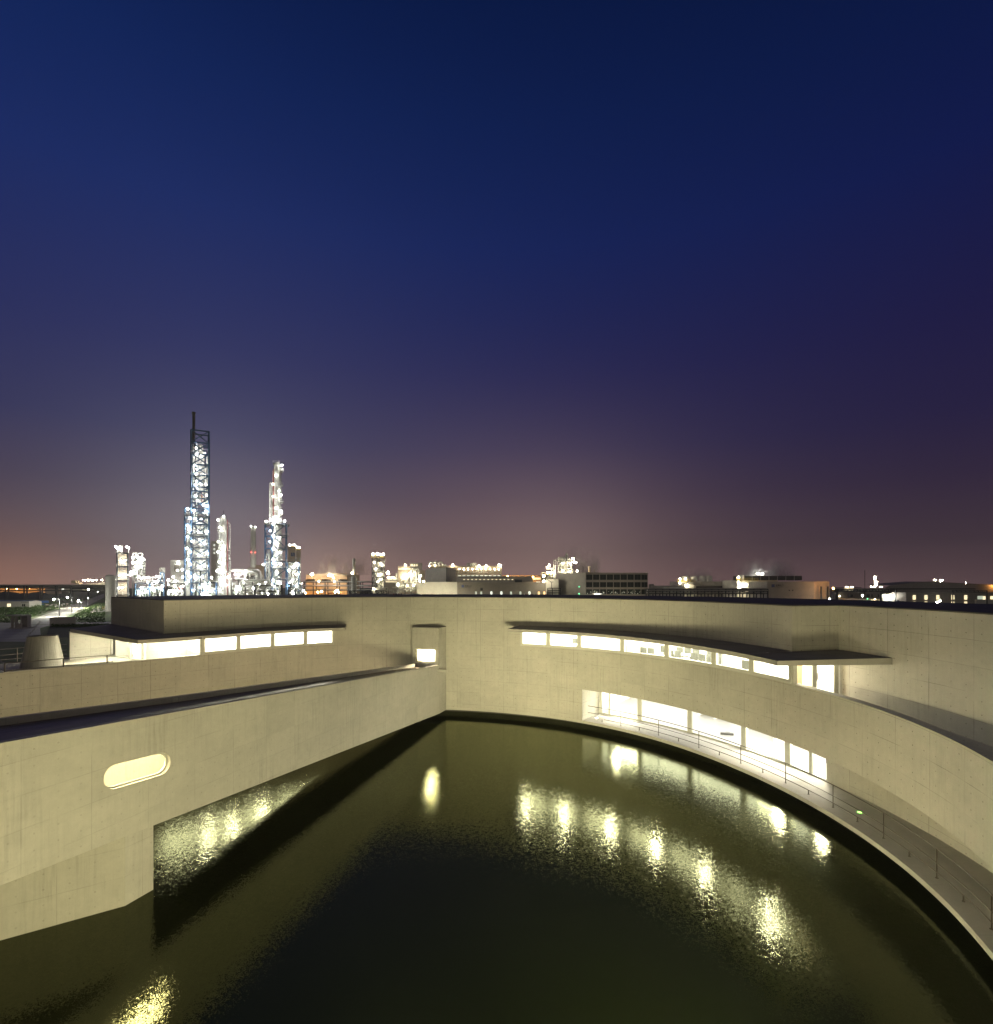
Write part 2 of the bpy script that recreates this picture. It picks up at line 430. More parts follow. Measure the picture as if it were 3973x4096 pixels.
# ================================================================== the setting: ground and water
def ring_sheet(name, r0, r1, z, m, n=96, rings=None):
    mb = MB()
    rs = rings or [r0, r1]
    for a, b in zip(rs[:-1], rs[1:]):
        for k in range(n):
            t0, t1 = 2*math.pi*k/n, 2*math.pi*(k+1)/n
            q = lambda r, t: (CX+r*math.sin(t), CY+r*math.cos(t), z)
            mb.face([q(a, t0), q(b, t0), q(b, t1), q(a, t1)][::-1])
    return mb.build(name, m)
GZ = .5
def ground_mat():
    m, t, b = mat('rough_grassland'); n = N(t)
    co = n('ShaderNodeTexCoord').outputs['Object']
    big = n.noise(co, .035, 5, .6); mid = n.noise(co, .35, 5, .7); fin = n.noise(co, 2.2, 4, .7)
    g = n('ShaderNodeMix', {'Factor': n('ShaderNodeMapRange', {'Value': big, 'From Min': .4, 'From Max': .62}).outputs[0], 'A': (.075, .13, .032, 1), 'B': (.115, .11, .065, 1)}, data_type='RGBA').outputs['Result']
    k = n.m('ADD', .35, n.m('ADD', n.m('MULTIPLY', mid, .75), n.m('MULTIPLY', fin, .55)))
    t.links.new(n('ShaderNodeVectorMath', {0: g, 'Scale': k}, operation='SCALE').outputs[0], b.inputs['Base Color'])
    b.inputs['Roughness'].default_value = .9
    bn = n('ShaderNodeBump', {'Height': n.m('ADD', mid, fin), 'Strength': .8, 'Distance': .3})
    t.links.new(bn.outputs[0], b.inputs['Normal'])
    return m
M['ground'] = ground_mat()
tag(ring_sheet('ground', 31.2, 1500, GZ, M['ground'], 96, [31.2, 60, 120, 250, 600, 1500]), kind='structure')
def shore():
    mb = MB(); n = 96
    for k in range(n):
        t0, t1 = 2*math.pi*k/n, 2*math.pi*(k+1)/n
        q = lambda t, z: (CX+31.2*math.sin(t), CY+31.2*math.cos(t), z)
        mb.face([q(t0, -.6), q(t1, -.6), q(t1, GZ), q(t0, GZ)])
    return mb.build('bank', M['plinth'])
tag(shore(), kind='structure')
def water_mat():
    m, t, b = mat('pond_water'); n = N(t)
    co = n('ShaderNodeTexCoord').outputs['Object']
    cl = n.noise(co, .09, 4, .6)
    c = n('ShaderNodeMix', {'Factor': cl, 'A': (.0030, .0047, .0006, 1), 'B': (.0044, .0062, .0008, 1)}, data_type='RGBA').outputs['Result']
    calm = n('ShaderNodeMapRange', {'Value': n.noise(co, .14, 3), 'From Min': .35, 'From Max': .65, 'To Min': .55, 'To Max': 1.1}).outputs[0]
    nv = None
    for sc, k in ((1.6, .010), (8.0, .095), (31.0, .27)):     # ripples: tilt the surface normal directly, so that tiny waves count at any distance
        c_ = n('ShaderNodeTexNoise', {'Vector': co, 'Scale': sc, 'Detail': 2.0, 'Roughness': .6}).outputs['Color']
        d_ = n('ShaderNodeVectorMath', {0: c_, 1: (.5, .5, .5)}, operation='SUBTRACT').outputs[0]
        d_ = n('ShaderNodeVectorMath', {0: d_, 1: (k, k, 0)}, operation='MULTIPLY').outputs[0]
        nv = d_ if nv is None else n('ShaderNodeVectorMath', {0: nv, 1: d_}, operation='ADD').outputs[0]
    nv = n('ShaderNodeVectorMath', {0: nv, 'Scale': calm}, operation='SCALE').outputs[0]
    nv = n('ShaderNodeVectorMath', {0: nv, 1: (0, 0, 1)}, operation='ADD').outputs[0]
    nn = n('ShaderNodeVectorMath', {0: nv}, operation='NORMALIZE').outputs[0]
    t.nodes.remove(b)
    fr = n('ShaderNodeFresnel', {'IOR': 1.37, 'Normal': nn}).outputs[0]
    df = n('ShaderNodeBsdfDiffuse', {'Color': c}).outputs[0]
    gl = n('ShaderNodeBsdfGlossy', {'Color': (.95, 1.0, .64, 1), 'Roughness': .085, 'Normal': nn}).outputs[0]     # silt-green water
    t.links.new(n('ShaderNodeMixShader', {0: fr, 1: df, 2: gl}).outputs[0], t.nodes['Material Output'].inputs['Surface'])
    return m
M['water'] = water_mat()
tag(ring_sheet('water', .01, 31.4, 0.0, M['water'], 96, [.01, 15.0, 31.4]), kind='structure')

# ================================================================== the ring-shaped concrete building
B = thing('concrete_building', 'curved pale concrete building with lit ribbon windows ringing the dark pond', 'building', (CX, CY, 0))
ZT, ZP, ZC = 9.0, 5.48, 6.72          # roof edge, terrace parapet, canopy underside
T0, T1 = -1.6, 4.1
TL, TR = -.839, 1.379                 # ends of the roofed upper storey on the court side
WL0, WL1, WR0, WR1 = -.7223, -.2745, .4152, 1.3775   # ribbon windows
OP = .647                             # left end of the walkway recess
TE = 2.2                              # past the right edge of the picture
# court wall
w = MB()
cblock(w, T0, OP, 0, .4, .605, 2.74, ends=(0, 1), faces='io')
cblock(w, T0, T1, 0, .4, 2.74, ZP, ends=(0, 0), faces='iotb')
cblock(w, WL1, WR0, 0, .4, ZP, ZC, ends=(1, 1), faces='io')
cblock(w, TL, TR, 0, .4, ZC, ZT, ends=(1, 1), faces='iob')
w.build('court_wall', M['conc_holes'], B)
w = MB()
cblock(w, T0, T1, 0, 9.9, .42, .60, ends=(0, 0), faces='itb')
w.build('ground_slab', M['conc_floor'], B)
w = MB(); cblock(w, T0, T1, 1.3, 1.6, -.5, .42, ends=(0, 0), faces='io'); w.build('plinth', M['plinth'], B)
w = MB()
cblock(w, TE, 2.5, 0, .4, .605, 2.74, ends=(1, 1), faces='io'); cblock(w, 3.95, T1, 0, .4, .605, 2.74, ends=(1, 1), faces='io')
cblock(w, TE, T1, 2.6, 2.8, .6, 4.4, ends=(0, 0), faces='io')
w.build('near_wing_wall', M['conc'], B)
w = MB(); cblock(w, T0, T1, .4, OUTER, 4.4, 4.7, ends=(1, 1), faces='tbo'); w.build('terrace_floor', M['conc_floor'], B)
# outer face
w = MB()
cblock(w, T0, TL, lambda t: OUTER(t)-.35, OUTER, .42, 4.4, ends=(1, 0), faces='io')
cblock(w, TL, T1, lambda t: OUTER(t)-.35, OUTER, .42, 4.4, ends=(0, 1), faces='io')
cblock(w, TL, TE, lambda t: OUTER(t)-.35, OUTER, 4.7, ZT, ends=(1, 1), faces='io')
w.build('outer_wall', M['conc'], B)
# end wall of the upper storey on the left, and on the right the return and the set-back passage wall
w = MB()
radial(w, TL, .4, lambda t: OUTER(t)-.35, 6.95, ZT, .3)
w.build('end_wall', M['conc'], B)
w = MB()
radial(w, TR, .4, 2.5, 6.72, ZT, -.3)
cblock(w, TR-.012, TE, 2.5, 2.85, 4.7, ZT, ends=(1, 1), faces='io')
w.build('passage_wall', M['conc_holes'], B)
# roof
w = MB()
cblock(w, TL, TR, .0, OUTER, ZT, ZT+.05, ends=(1, 1))
cblock(w, TR, TE, 2.5, OUTER, ZT, ZT+.05, ends=(0, 1))
w.build('roof', M['roof'], B)
# canopies
w = MB(); wt = MB()
def canopy_arc(t0, t1, o1f, step=.02):
    ts = arc(t0, t1, step)
    for k in range(len(ts)-1):
        a, b = P2(ts[k], -2.4), P2(ts[k+1], -2.4); c, d = P2(ts[k+1], o1f(ts[k+1])), P2(ts[k], o1f(ts[k]))
        w.face([(*a, ZC-.02), (*b, ZC-.02), (*b, 6.9), (*a, 6.9)], [(ts[k]*20, ZC), (ts[k+1]*20, ZC), (ts[k+1]*20, 6.9), (ts[k]*20, 6.9)])
        w.face([(*d, ZC-.02), (*c, ZC-.02), (*b, ZC-.02), (*a, ZC-.02)])
        wt.face([(*a, 6.9), (*b, 6.9), (*c, 6.975), (*d, 6.975)])
    return P2(t0, -2.4), P2(t0, o1f(t0)), P2(t1, -2.4), P2(t1, o1f(t1))
a, b, c, d = canopy_arc(.4118, 1.379, lambda t: .0)
a2, b2, c2, d2 = canopy_arc(1.379, 1.503, lambda t: 2.5)
w.face([(*b, ZC-.02), (*a, ZC-.02), (*a, 6.9), (*b, 6.975)])
w.face([(*c2, ZC-.02), (*d2, ZC-.02), (*d2, 6.975), (*c2, 6.9)])
cr = w.build('canopy', M['canopy'], B); wt.build('canopy_top', M['cap'], cr)
w = MB(); wt = MB()
a, b, c, d = canopy_arc(-.9604, -.2312, lambda t: 0.0 if t > TL else 0.0)
w.face([(*c, ZC-.02), (*d, ZC-.02), (*d, 6.975), (*c, 6.9)])
F = a; Gp = (-29.4, 37.07); K = P2(TL, lambda t: OUTER(t)); Kc = P2(TL, 0); Fw = P2(-.9604, 0)
poly = [F, Gp, (K[0]-.1, K[1]-.1), Kc, Fw]
wt.face([(*F, 6.9), (*Fw, 6.975), (*Kc, 6.975), (*K, 6.975), (*Gp, 6.92)][::-1])
w.face([(*F, ZC-.02), (*Fw, ZC-.02), (*Kc, ZC-.02), (*K, ZC-.02), (*Gp, ZC-.02)])
w.face([(*Gp, ZC-.02), (*F, ZC-.02), (*F, 6.9), (*Gp, 6.92)])
w.face([(*K, ZC-.02), (*Gp, ZC-.02), (*Gp, 6.92), (*K, 6.975)])
cl = w.build('canopy', M['canopy'], B); wt.build('canopy_top', M['cap'], cl)

# ---- ribbon windows
def ribbon(panes, t_first, t_last):
    edges = [t_first]+[(panes[i][1]+panes[i+1][0])/2 for i in range(len(panes)-1)]+[t_last]
    for i, (p0, p1) in enumerate(panes):
        e0, e1 = edges[i], edges[i+1]
        f = MB()
        cblock(f, e0, e1, -.03, .22, ZP-.005, ZP+.055, ends=(1, 1))             # sill
        cblock(f, e0, e1, .02, .20, ZP+.055, ZP+.165, ends=(1, 1))
        cblock(f, e0, e1, .02, .20, ZC-.12, ZC-.025, ends=(1, 1))
        cblock(f, e0, p0, .02, .20, ZP+.165, ZC-.12, ends=(1, 1), faces='io')
        cblock(f, p1, e1, .02, .20, ZP+.165, ZC-.12, ends=(1, 1), faces='io')
        fo = f.build('window', M['frame'], B)
        g = MB(); cblock(g, p0, p1, .12, .12, ZP+.165, ZC-.12, ends=(0, 0), faces='i')
        g.build('pane', M['glass'], fo)
ribbon([(.4218, .5104), (.5254, .6268), (.6418, .7865), (.8017, .9491), (.9656, 1.1168), (1.1327, 1.2426), (1.2584, 1.3678)], WR0, WR1)
ribbon([(-.712, -.6088), (-.5936, -.4924), (-.4779, -.3809), (-.3668, -.2823)], WL0, WL1)

# ---- rooms of the upper storey
w = MB()
cblock(w, TL+.02, TR-.02, 8.6, 8.8, 4.7, 6.86, ends=(0, 0), faces='i')
for tt in (-.2, .36, .63, .795, 1.13): radial(w, tt, .5, 8.6, 4.7, 6.8, .12)
w.build('partition', M['white'], B)
w = MB(); cblock(w, TL+.02, TR-.02, .4, 8.6, 6.80, 6.9, ends=(0, 0), faces='b'); w.build('glowing_ceiling_fill', M['ceiling_fill'], B)  # upper room ceiling, its glow added
w = MB(); cblock(w, TL+.02, TR-.02, .45, 8.6, 4.7, 4.72, ends=(0, 0), faces='t'); w.build('room_floor', M['floor_in'], B)
w = MB(); cblock(w, 1.315, 1.372, 1.2, 1.3, 4.75, 6.78, ends=(1, 1)); w.build('timber_panel', M['wood'], B)
def lamp(t, o, z, du=.6, dv=.35, m='lamp_room', name='ceiling_lamp'):
    mb = MB(); x, y = P2(t, o)
    c, s_ = math.cos(-t), math.sin(-t)
    q = [(x+c*a-s_*b_, y+s_*a+c*b_) for a, b_ in ((-du/2, -dv/2), (du/2, -dv/2), (du/2, dv/2), (-du/2, dv/2))]
    mb.prism(q, z-.04, z); return mb.build(name, M[m], B)
for t in (.4148, .5588, .7256, .8875, 1.058, 1.2667): lamp(t, .9, 6.795, .32, .32, 'lamp_room_hot')
for t in (.47, .57, .7, .79, .87, .95, 1.03, 1.1, 1.18, 1.27, 1.34): lamp(t, 5.0, 6.795, 1.2, .5)
for t in (-.6946, -.6103, -.5155, -.3572): lamp(t, .9, 6.795, .3, .3, 'lamp_room_hot')
for t in (-.66, -.55, -.43, -.33, -.26): lamp(t, 5.0, 6.795, 1.2, .5)

# ---- door and glazed return beside the right-hand canopy
dr = MB(); a, b = Vector(P2(TR, .05)), Vector(P2(TR, 2.45))
def seg(mb, p, q, z0, z1, th=.08):
    d = (q-p).normalized(); nrm = Vector((d.y, -d.x))*th/2
    mb.prism([tuple(p-nrm), tuple(q-nrm), tuple(q+nrm), tuple(p+nrm)], z0, z1)
def lerp(p, q, f): return p+(q-p)*f
for f0, f1 in ((0, .09), (.42, .52), (.9, 1.0)): seg(dr, lerp(a, b, f0), lerp(a, b, f1), 4.7, 6.7)
seg(dr, lerp(a, b, .09), lerp(a, b, .42), 4.7, 4.8); seg(dr, lerp(a, b, .52), lerp(a, b, .9), 4.7, 4.8)
do = dr.build('door', M['frame'], B)
g = MB()
for f0, f1 in ((.09, .42), (.52, .9)):
    p, q = lerp(a, b, f0), lerp(a, b, f1); g.face([(*p, 4.8), (*q, 4.8), (*q, 6.7), (*p, 6.7)])
g.build('pane', M['glass'], do)
h = MB(); p = lerp(a, b, .50); h.beam((p.x+.07, p.y-.05, 5.6), (p.x+.07, p.y-.05, 5.95), .03); h.build('handle', M['rail'], do)

# ---- glazing in the walkway recess
ZG = 2.74
w = MB()
radial(w, OP, .4, 2.75, .605, 2.9, -.25)
cblock(w, 1.352, TE, 2.5, 2.8, .6, 2.75, ends=(1, 0), faces='io')
cblock(w, OP, T1, .4, 2.8, 2.76, 2.9, ends=(0, 0), faces='b')
w.build('recess_wall', M['conc_holes'], B)
panes = [(.658, .6805), (.6873, .7789), (.7929, .9437), (.9581, 1.1114), (1.1263, 1.2368), (1.2518, 1.302), (1.3102, 1.3475)]
edges = [.6495]+[(panes[i][1]+panes[i+1][0])/2 for i in range(6)]+[1.352]
for i, (p0, p1) in enumerate(panes):
    f = MB(); e0, e1 = edges[i], edges[i+1]
    cblock(f, e0, e1, 2.5, 2.62, .602, .70, ends=(1, 1)); cblock(f, e0, e1, 2.5, 2.62, 2.68, 2.755, ends=(1, 1))
    cblock(f, e0, p0, 2.5, 2.62, .70, 2.68, ends=(1, 1), faces='io'); cblock(f, p1, e1, 2.5, 2.62, .70, 2.68, ends=(1, 1), faces='io')
    fo = f.build('glazed_door' if i in (0, 5, 6) else 'window', M['frame'], B)
    g = MB(); cblock(g, p0, p1, 2.56, 2.56, .70, 2.68, ends=(0, 0), faces='i'); g.build('pane', M['glass'], fo)
    if i in (0, 6):
        h = MB(); x, y = P2(p1+.002, 2.46); h.beam((x, y, 1.5), (x, y, 1.75), .03); h.build('handle', M['rail'], fo)
w = MB()
cblock(w, OP-.01, 1.4, 9.0, 9.2, .6, 2.95, ends=(0, 0), faces='i')
radial(w, OP-.012, 2.7, 9.0, .6, 2.95, -.2); radial(w, 1.40, 2.7, 9.0, .6, 2.95, .2)
radial(w, 1.118, 5.0, 9.0, .6, 2.95, .15)
w.build('partition', M['white'], B)
w = MB(); cblock(w, OP-.01, 1.4, 2.82, 9.0, 2.90, 3.0, ends=(0, 0), faces='b'); w.build('glowing_ceiling_fill', M['ceiling_fill_low'], B)  # lower room ceiling with the same added glow
w = MB(); cblock(w, OP-.01, 1.4, 2.64, 9.0, .6, .62, ends=(0, 0), faces='t'); w.build('room_floor', M['floor_low'], B)
for t in (.6817, 1.1745, 1.2883): lamp(t, 3.7, 2.895, .32, .32, 'lamp_room_hot')
for t in (.70, .80, .90, 1.0, 1.1, 1.2, 1.3): lamp(t, 6.0, 2.895, 1.3, .5, 'lamp_room_white')
# floor lights let into the walkway
for (x, y, m) in ((14.93, 22.10, 'green_led'), (7.01, 37.64, 'lamp_room')):
    mb = MB(); mb.cyl((x, y, .601), .13, .02, n=16); r = mb.build('floor_light', M['frame'], B)
    mb = MB(); mb.cyl((x, y, .621), .08, .008, n=12); mb.build('lens', M[m], r)
w = MB()
cblock(w, 2.35, T1, .75, 1.1, 4.7, 5.48, ends=(1, 1)); cblock(w, 2.35, T1, .75, 1.1, 6.72, ZT, ends=(1, 1)); cblock(w, 2.35, T1, 2.0, 2.2, 5.3, 6.8, ends=(1, 1))
w.build('near_upper_wall', M['conc'], B)
# near-wing recess glazing, behind the camera
f = MB(); cblock(f, 2.5, 3.95, 2.45, 2.5, .6, 2.75, ends=(1, 1), step=.05); f.build('near_glazing', M['frame'], B)

# ---- left end: glazed lounge, blade wall, recess and return window under the canopy
bl0, bl1 = Vector((-28.3, 39.4)), Vector((-29.85, 37.55))
w = MB(); seg(w, bl0, bl1, 4.7, ZC-.02, .26); w.build('blade_wall', M['conc_holes'], B); w = MB()
lg0, lg1 = Vector((-28.3, 39.4)), Vector((-23.8, 36.7)); rc1 = Vector(P2(-.7223, 3.9))
seg(w, lg1, rc1, 4.7, ZC+.1, .25)
w.build('recess_wall', M['conc_holes'], B)
f = MB()
for a0, a1 in ((0, .05), (.50, .56), (.84, .885), (.97, 1.0)): seg(f, lerp(lg0, lg1, a0), lerp(lg0, lg1, a1), 4.7, ZC-.02, .1)
seg(f, lerp(lg0, lg1, .05), lerp(lg0, lg1, .97), 4.7, 4.8, .09)
fo = f.build('window', M['frame'], B)
g = MB(); g.face([(*lg0, 4.8), (*lg1, 4.8), (*lg1, ZC), (*lg0, ZC)]); g.build('pane', M['glass'], fo)
ra, rb = Vector(P2(-.7223, .1)), rc1
f = MB(); seg(f, ra, rb, 4.7, ZP, .2); f.build('window_sill_wall', M['conc'], B)
f = MB(); seg(f, ra, rb, ZP, ZP+.16, .18); seg(f, ra, rb, ZC-.12, ZC-.025, .16)
for a0, a1 in ((0, .06), (.86, 1.0)): seg(f, lerp(ra, rb, a0), lerp(ra, rb, a1), ZP+.16, ZC-.12, .15)
fo = f.build('window', M['frame'], B)
g = MB(); g.face([(*ra, ZP+.16), (*rb, ZP+.16), (*rb, ZC-.12), (*ra, ZC-.12)]); g.build('pane', M['glass'], fo)
w = MB()
lo_in = [(-28.1, 39.6), (-23.8, 36.9), (-19.5, 42.6), (-24.0, 45.6)]
for i in (1, 2, 3):
    p, q = Vector(lo_in[i]), Vector(lo_in[(i+1) % 4])
    if i != 1 or True: seg(w, p, q, 4.7, 6.85, .1)
w.build('partition', M['white'], B)
mb = MB(); mb.prism([(-26.6, 40.6), (-25.2, 39.8), (-24.9, 40.3), (-26.3, 41.1)], 6.66, 6.70); mb.build('ceiling_lamp', M['lamp_room'], B)
mb = MB(); mb.prism([(-24.6, 40.0), (-23.2, 39.2), (-22.9, 39.7), (-24.3, 40.5)], 6.66, 6.70); mb.build('ceiling_lamp', M['lamp_room'], B)
lamp(-.70, 2.4, 6.795, .9, .5)
for x, y in ((-27.2, 37.2), (-25.4, 35.6), (-22.6, 35.2)):
    mb = MB(); mb.cyl((x, y, 6.66), .16, .03, n=12); mb.build('soffit_lamp', M['lamp_soffit'], B)

# ---- box where the bridge meets the court wall, with its own small window
bd = Vector((-.301, -.954)); bn = Vector((-.954, .301))
A0 = Vector((-4.25, 39.75)); WB = 2.17
B0 = A0+bn*WB
w = MB()
def front(s, z, dep):
    p = A0+bn*s-bd*dep; return (p.x, p.y, z)
plate(w, [(0, .42), (WB, .42), (WB, 6.74), (0, 6.74)], [[(.26, 4.12), (.26, 5.2), (WB-.24, 5.2), (WB-.24, 4.12)]], front, .22)
e = -bd*3.0
for p in (A0, B0):
    q = p+e; s_ = bn*.25*(1 if p is A0 else -1)
    w.prism([tuple(p-bd*.22), tuple(q), tuple(q+s_), tuple(p-bd*.22+s_)], .42, 6.74)
w.build('portal_box', M['conc'], B)
w = MB(); w.prism([tuple(A0+bd*.03), tuple(B0+bd*.03), tuple(B0+e), tuple(A0+e)], 6.74, 6.80); w.build('portal_roof', M['cap'], B)
f = MB()
for (s0, s1, z0, z1) in ((.26, WB-.24, 4.12, 4.22), (.26, WB-.24, 5.11, 5.2), (.26, .36, 4.22, 5.11), (WB-.36, WB-.24, 4.22, 5.11)):
    p0 = A0+bn*s0-bd*.08; p1 = A0+bn*s1-bd*.08; f.prism([tuple(p0), tuple(p1), tuple(p1-bd*.1), tuple(p0-bd*.1)], z0, z1)
fo = f.build('window', M['frame'], B)
g = MB(); p0 = A0+bn*.36-bd*.13; p1 = A0+bn*(WB-.36)-bd*.13; g.face([(*p0, 4.22), (*p1, 4.22), (*p1, 5.11), (*p0, 5.11)]); g.build('pane', M['glass'], fo)
mb = MB(); p = A0+bn*1.1-bd*.6; mb.prism([(p.x-.4, p.y-.12), (p.x+.4, p.y-.12), (p.x+.4, p.y+.12), (p.x-.4, p.y+.12)], 5.18, 5.22); mb.build('ceiling_lamp', M['lamp_portal'], B)
w = MB(); p0 = A0+bn*.25-bd*1.9; p1 = A0+bn*(WB-.25)-bd*1.9; w.face([(*p0, 3.9), (*p1, 3.9), (*p1, 6.1), (*p0, 6.1)]); 
q0 = A0+bn*.25-bd*.22; q1 = A0+bn*(WB-.25)-bd*.22; w.face([(*q0, 6.05), (*q1, 6.05), (*p1, 6.05), (*p0, 6.05)]); w.face([(*q0, 3.95), (*q1, 3.95), (*p1, 3.95), (*p0, 3.95)])
w.build('portal_lining', M['white'], B)
# rain spout on the side of the box
w = MB(); p = A0-bd*.15+Vector((.0, .0)); q = p-bn*.02
sp = Vector((.96, -.27))
a = Vector((A0.x+.02, A0.y-.2, 3.80)); 
for dz, hh in ((0, .03),):
    w.beam((a.x-.1, a.y, 3.62), (a.x+.62, a.y+.05, 3.50), .26, .04)
    w.beam((a.x-.1, a.y-.13, 3.70), (a.x+.62, a.y-.08, 3.58), .04, .2)
    w.beam((a.x-.1, a.y+.13, 3.70), (a.x+.62, a.y+.18, 3.58), .04, .2)
w.build('rain_spout', M['conc'], B)

# ================================================================== the bridge over the pond
BR = thing('covered_bridge', 'sloping covered concrete bridge crossing the pond with one lit pill-shaped window', 'bridge', (A0.x, A0.y, 0))
SL = .0722; LEN = 36.0
def br(s, z, dep):
    p = A0+bd*s+bn*dep; return (p.x, p.y, z)
def zt(s): return 4.01+SL*s
def zb(s): return .42+SL*s
sc_, hl, hr = 23.71, .76, .375
pill = []
for k in range(13):
    a = -math.pi/2+math.pi*k/12; pill.append((hl+hr*math.cos(a), hr*math.sin(a)))
for k in range(13):
    a = math.pi/2+math.pi*k/12; pill.append((-hl+hr*math.cos(a), hr*math.sin(a)))
pill = [(sc_+x, 4.08+z+SL*x) for x, z in pill]
w = MB()
plate(w, [(0, zb(0)), (LEN, zb(LEN)), (LEN, zt(LEN)), (0, zt(0))], [pill], br, .28)
w.build('wall', M['conc_bridge'], BR)
# far wall flares away from the near one
FL = [(B0.x, B0.y, 0.0), (-13.17, 22.0, 19.6), (-15.6, 16.6, 25.4), (-19.6, 7.6, 35.2)]
w = MB()
for (x0, y0, s0), (x1, y1, s1) in zip(FL[:-1], FL[1:]):
    p, q = Vector((x0, y0)), Vector((x1, y1)); d = (q-p).normalized(); nn = Vector((-d.y, d.x))*.22
    if nn.x < 0: nn = -nn
    pi, qi = p+nn, q+nn
    lo = [(*p, zb(s0)), (*q, zb(s1)), (*qi, zb(s1)), (*pi, zb(s0))]; hi = [(*p, zt(s0)), (*q, zt(s1)), (*qi, zt(s1)), (*pi, zt(s0))]
    w.face(hi); w.face(lo[::-1])
    for i in range(4): j = (i+1) % 4; w.face([lo[i], lo[j], hi[j], hi[i]][::-1])
w.build('far_wall', M['conc_bridge'], BR)
def planks():
    m, t, b = mat('roof_planks'); n = N(t)
    uv = n('ShaderNodeUVMap', uv_map='UVMap').outputs[0]
    sx = n('ShaderNodeSeparateXYZ', {0: uv})
    u, v = sx.outputs[0], sx.outputs[1]
    row = n.m('FLOOR', n.m('DIVIDE', u, 1.15))
    colm = n.m('FLOOR', n.m('DIVIDE', n.m('ADD', v, n.m('MULTIPLY', row, .37)), .14))
    wn = n('ShaderNodeTexWhiteNoise', {'Vector': n('ShaderNodeCombineXYZ', {0: row, 1: colm}).outputs[0]}, noise_dimensions='2D').outputs['Value']
    gr = n.noise(n('ShaderNodeVectorMath', {0: uv, 1: (2, 30, 1)}, operation='MULTIPLY').outputs[0], 1.0, 4)
    k = n.m('ADD', .5, n.m('ADD', n.m('MULTIPLY', wn, .7), n.m('MULTIPLY', gr, .4)))
    t.links.new(n('ShaderNodeVectorMath', {0: (.10, .072, .05), 'Scale': k}, operation='SCALE').outputs[0], b.inputs['Base Color'])
    b.inputs['Roughness'].default_value = .42
    fu = n.m('FRACT', n.m('DIVIDE', u, 1.15)); fv = n.m('FRACT', n.m('DIVIDE', n.m('ADD', v, n.m('MULTIPLY', row, .37)), .14))
    gap = n.m('MAXIMUM', n.m('LESS_THAN', fu, .03), n.m('LESS_THAN', fv, .1))
    bn_ = n('ShaderNodeBump', {'Height': n.m('SUBTRACT', n.m('MULTIPLY', wn, .5), gap), 'Strength': .6, 'Distance': .02})
    t.links.new(bn_.outputs[0], b.inputs['Normal'])
    return m
M['planks'] = planks()
def strip(m, zoff, s_list, d0=.28, zf=zt, name='deck', flip=False, inset=.2):
    w = MB()
    for (x0, y0, s0), (x1, y1, s1) in zip(FL[:-1], FL[1:]):
        n_ = 4
        for k in range(n_):
            f0, f1 = k/n_, (k+1)/n_
            pa = Vector((x0+(x1-x0)*f0, y0+(y1-y0)*f0)); pb = Vector((x0+(x1-x0)*f1, y0+(y1-y0)*f1))
            sa, sb = s0+(s1-s0)*f0, s0+(s1-s0)*f1
            ra_, rb_ = A0+bd*sa+bn*d0, A0+bd*sb+bn*d0
            ia = pa+(ra_-pa).normalized()*inset; ib = pb+(rb_-pb).normalized()*inset
            q = [(*ra_, zf(sa)+zoff), (*ia, zf(sa)+zoff), (*ib, zf(sb)+zoff), (*rb_, zf(sb)+zoff)]
            uv = [(sa, 0), (sa, (ia-ra_).length), (sb, (ib-rb_).length), (sb, 0)]
            w.face(q, uv)
    return w.build(name, m, BR)
strip(M['planks'], -.22, None, name='roof_deck')
strip(M['white'], -.50, None, name='ceiling')
strip(M['floor_in'], .25, None, zf=zb, name='floor')
strip(M['conc'], .01, None, zf=zb, name='underside')
f = MB(); pin = [(sc_+(x-sc_)*.985, z) for x, z in pill]
def ringy(mb, outer, k, d0, d1):
    cxs = sc_; 
    inner = [(cxs+(x-cxs)*(1-.05/1.14), 4.08+SL*(x-cxs)+(z-4.08-SL*(x-cxs))*(1-.13)) for x, z in outer]
    for i in range(len(outer)):
        j = (i+1) % len(outer)
        mb.face([br(*outer[i], d0), br(*outer[j], d0), br(*inner[j], d0), br(*inner[i], d0)])
        mb.face([br(*inner[i], d0), br(*inner[j], d0), br(*inner[j], d1), br(*inner[i], d1)])
    return inner
inn = ringy(f, pill, .9, .14, .22)
fo = f.build('window', M['frame'], BR)
g = MB(); g.face([br(x, z, .18) for x, z in inn]); g.build('pane', M['glass'], fo)
for s0 in (19.2, 21.4, 23.6, 25.8):
    mb = MB(); p = A0+bd*s0+bn*1.2; q = p+bd*2.0
    mb.beam((p.x, p.y, zt(s0)-.55), (q.x, q.y, zt(s0+1.4)-.55), .25, .04); mb.build('ceiling_lamp', M['lamp_corr'], BR)
w = MB()
pp = [(-11.24, 17.60), (-11.55, 16.70), (-13.93, 15.08), (-16.6, 13.3), (-16.2, 19.0)]
def zpier(x, y):
    s = (Vector((x, y))-A0).dot(bd); return zb(s)+.0
w.prism(pp, -.5, zpier); w.build('pier', M['conc_bridge'], BR)

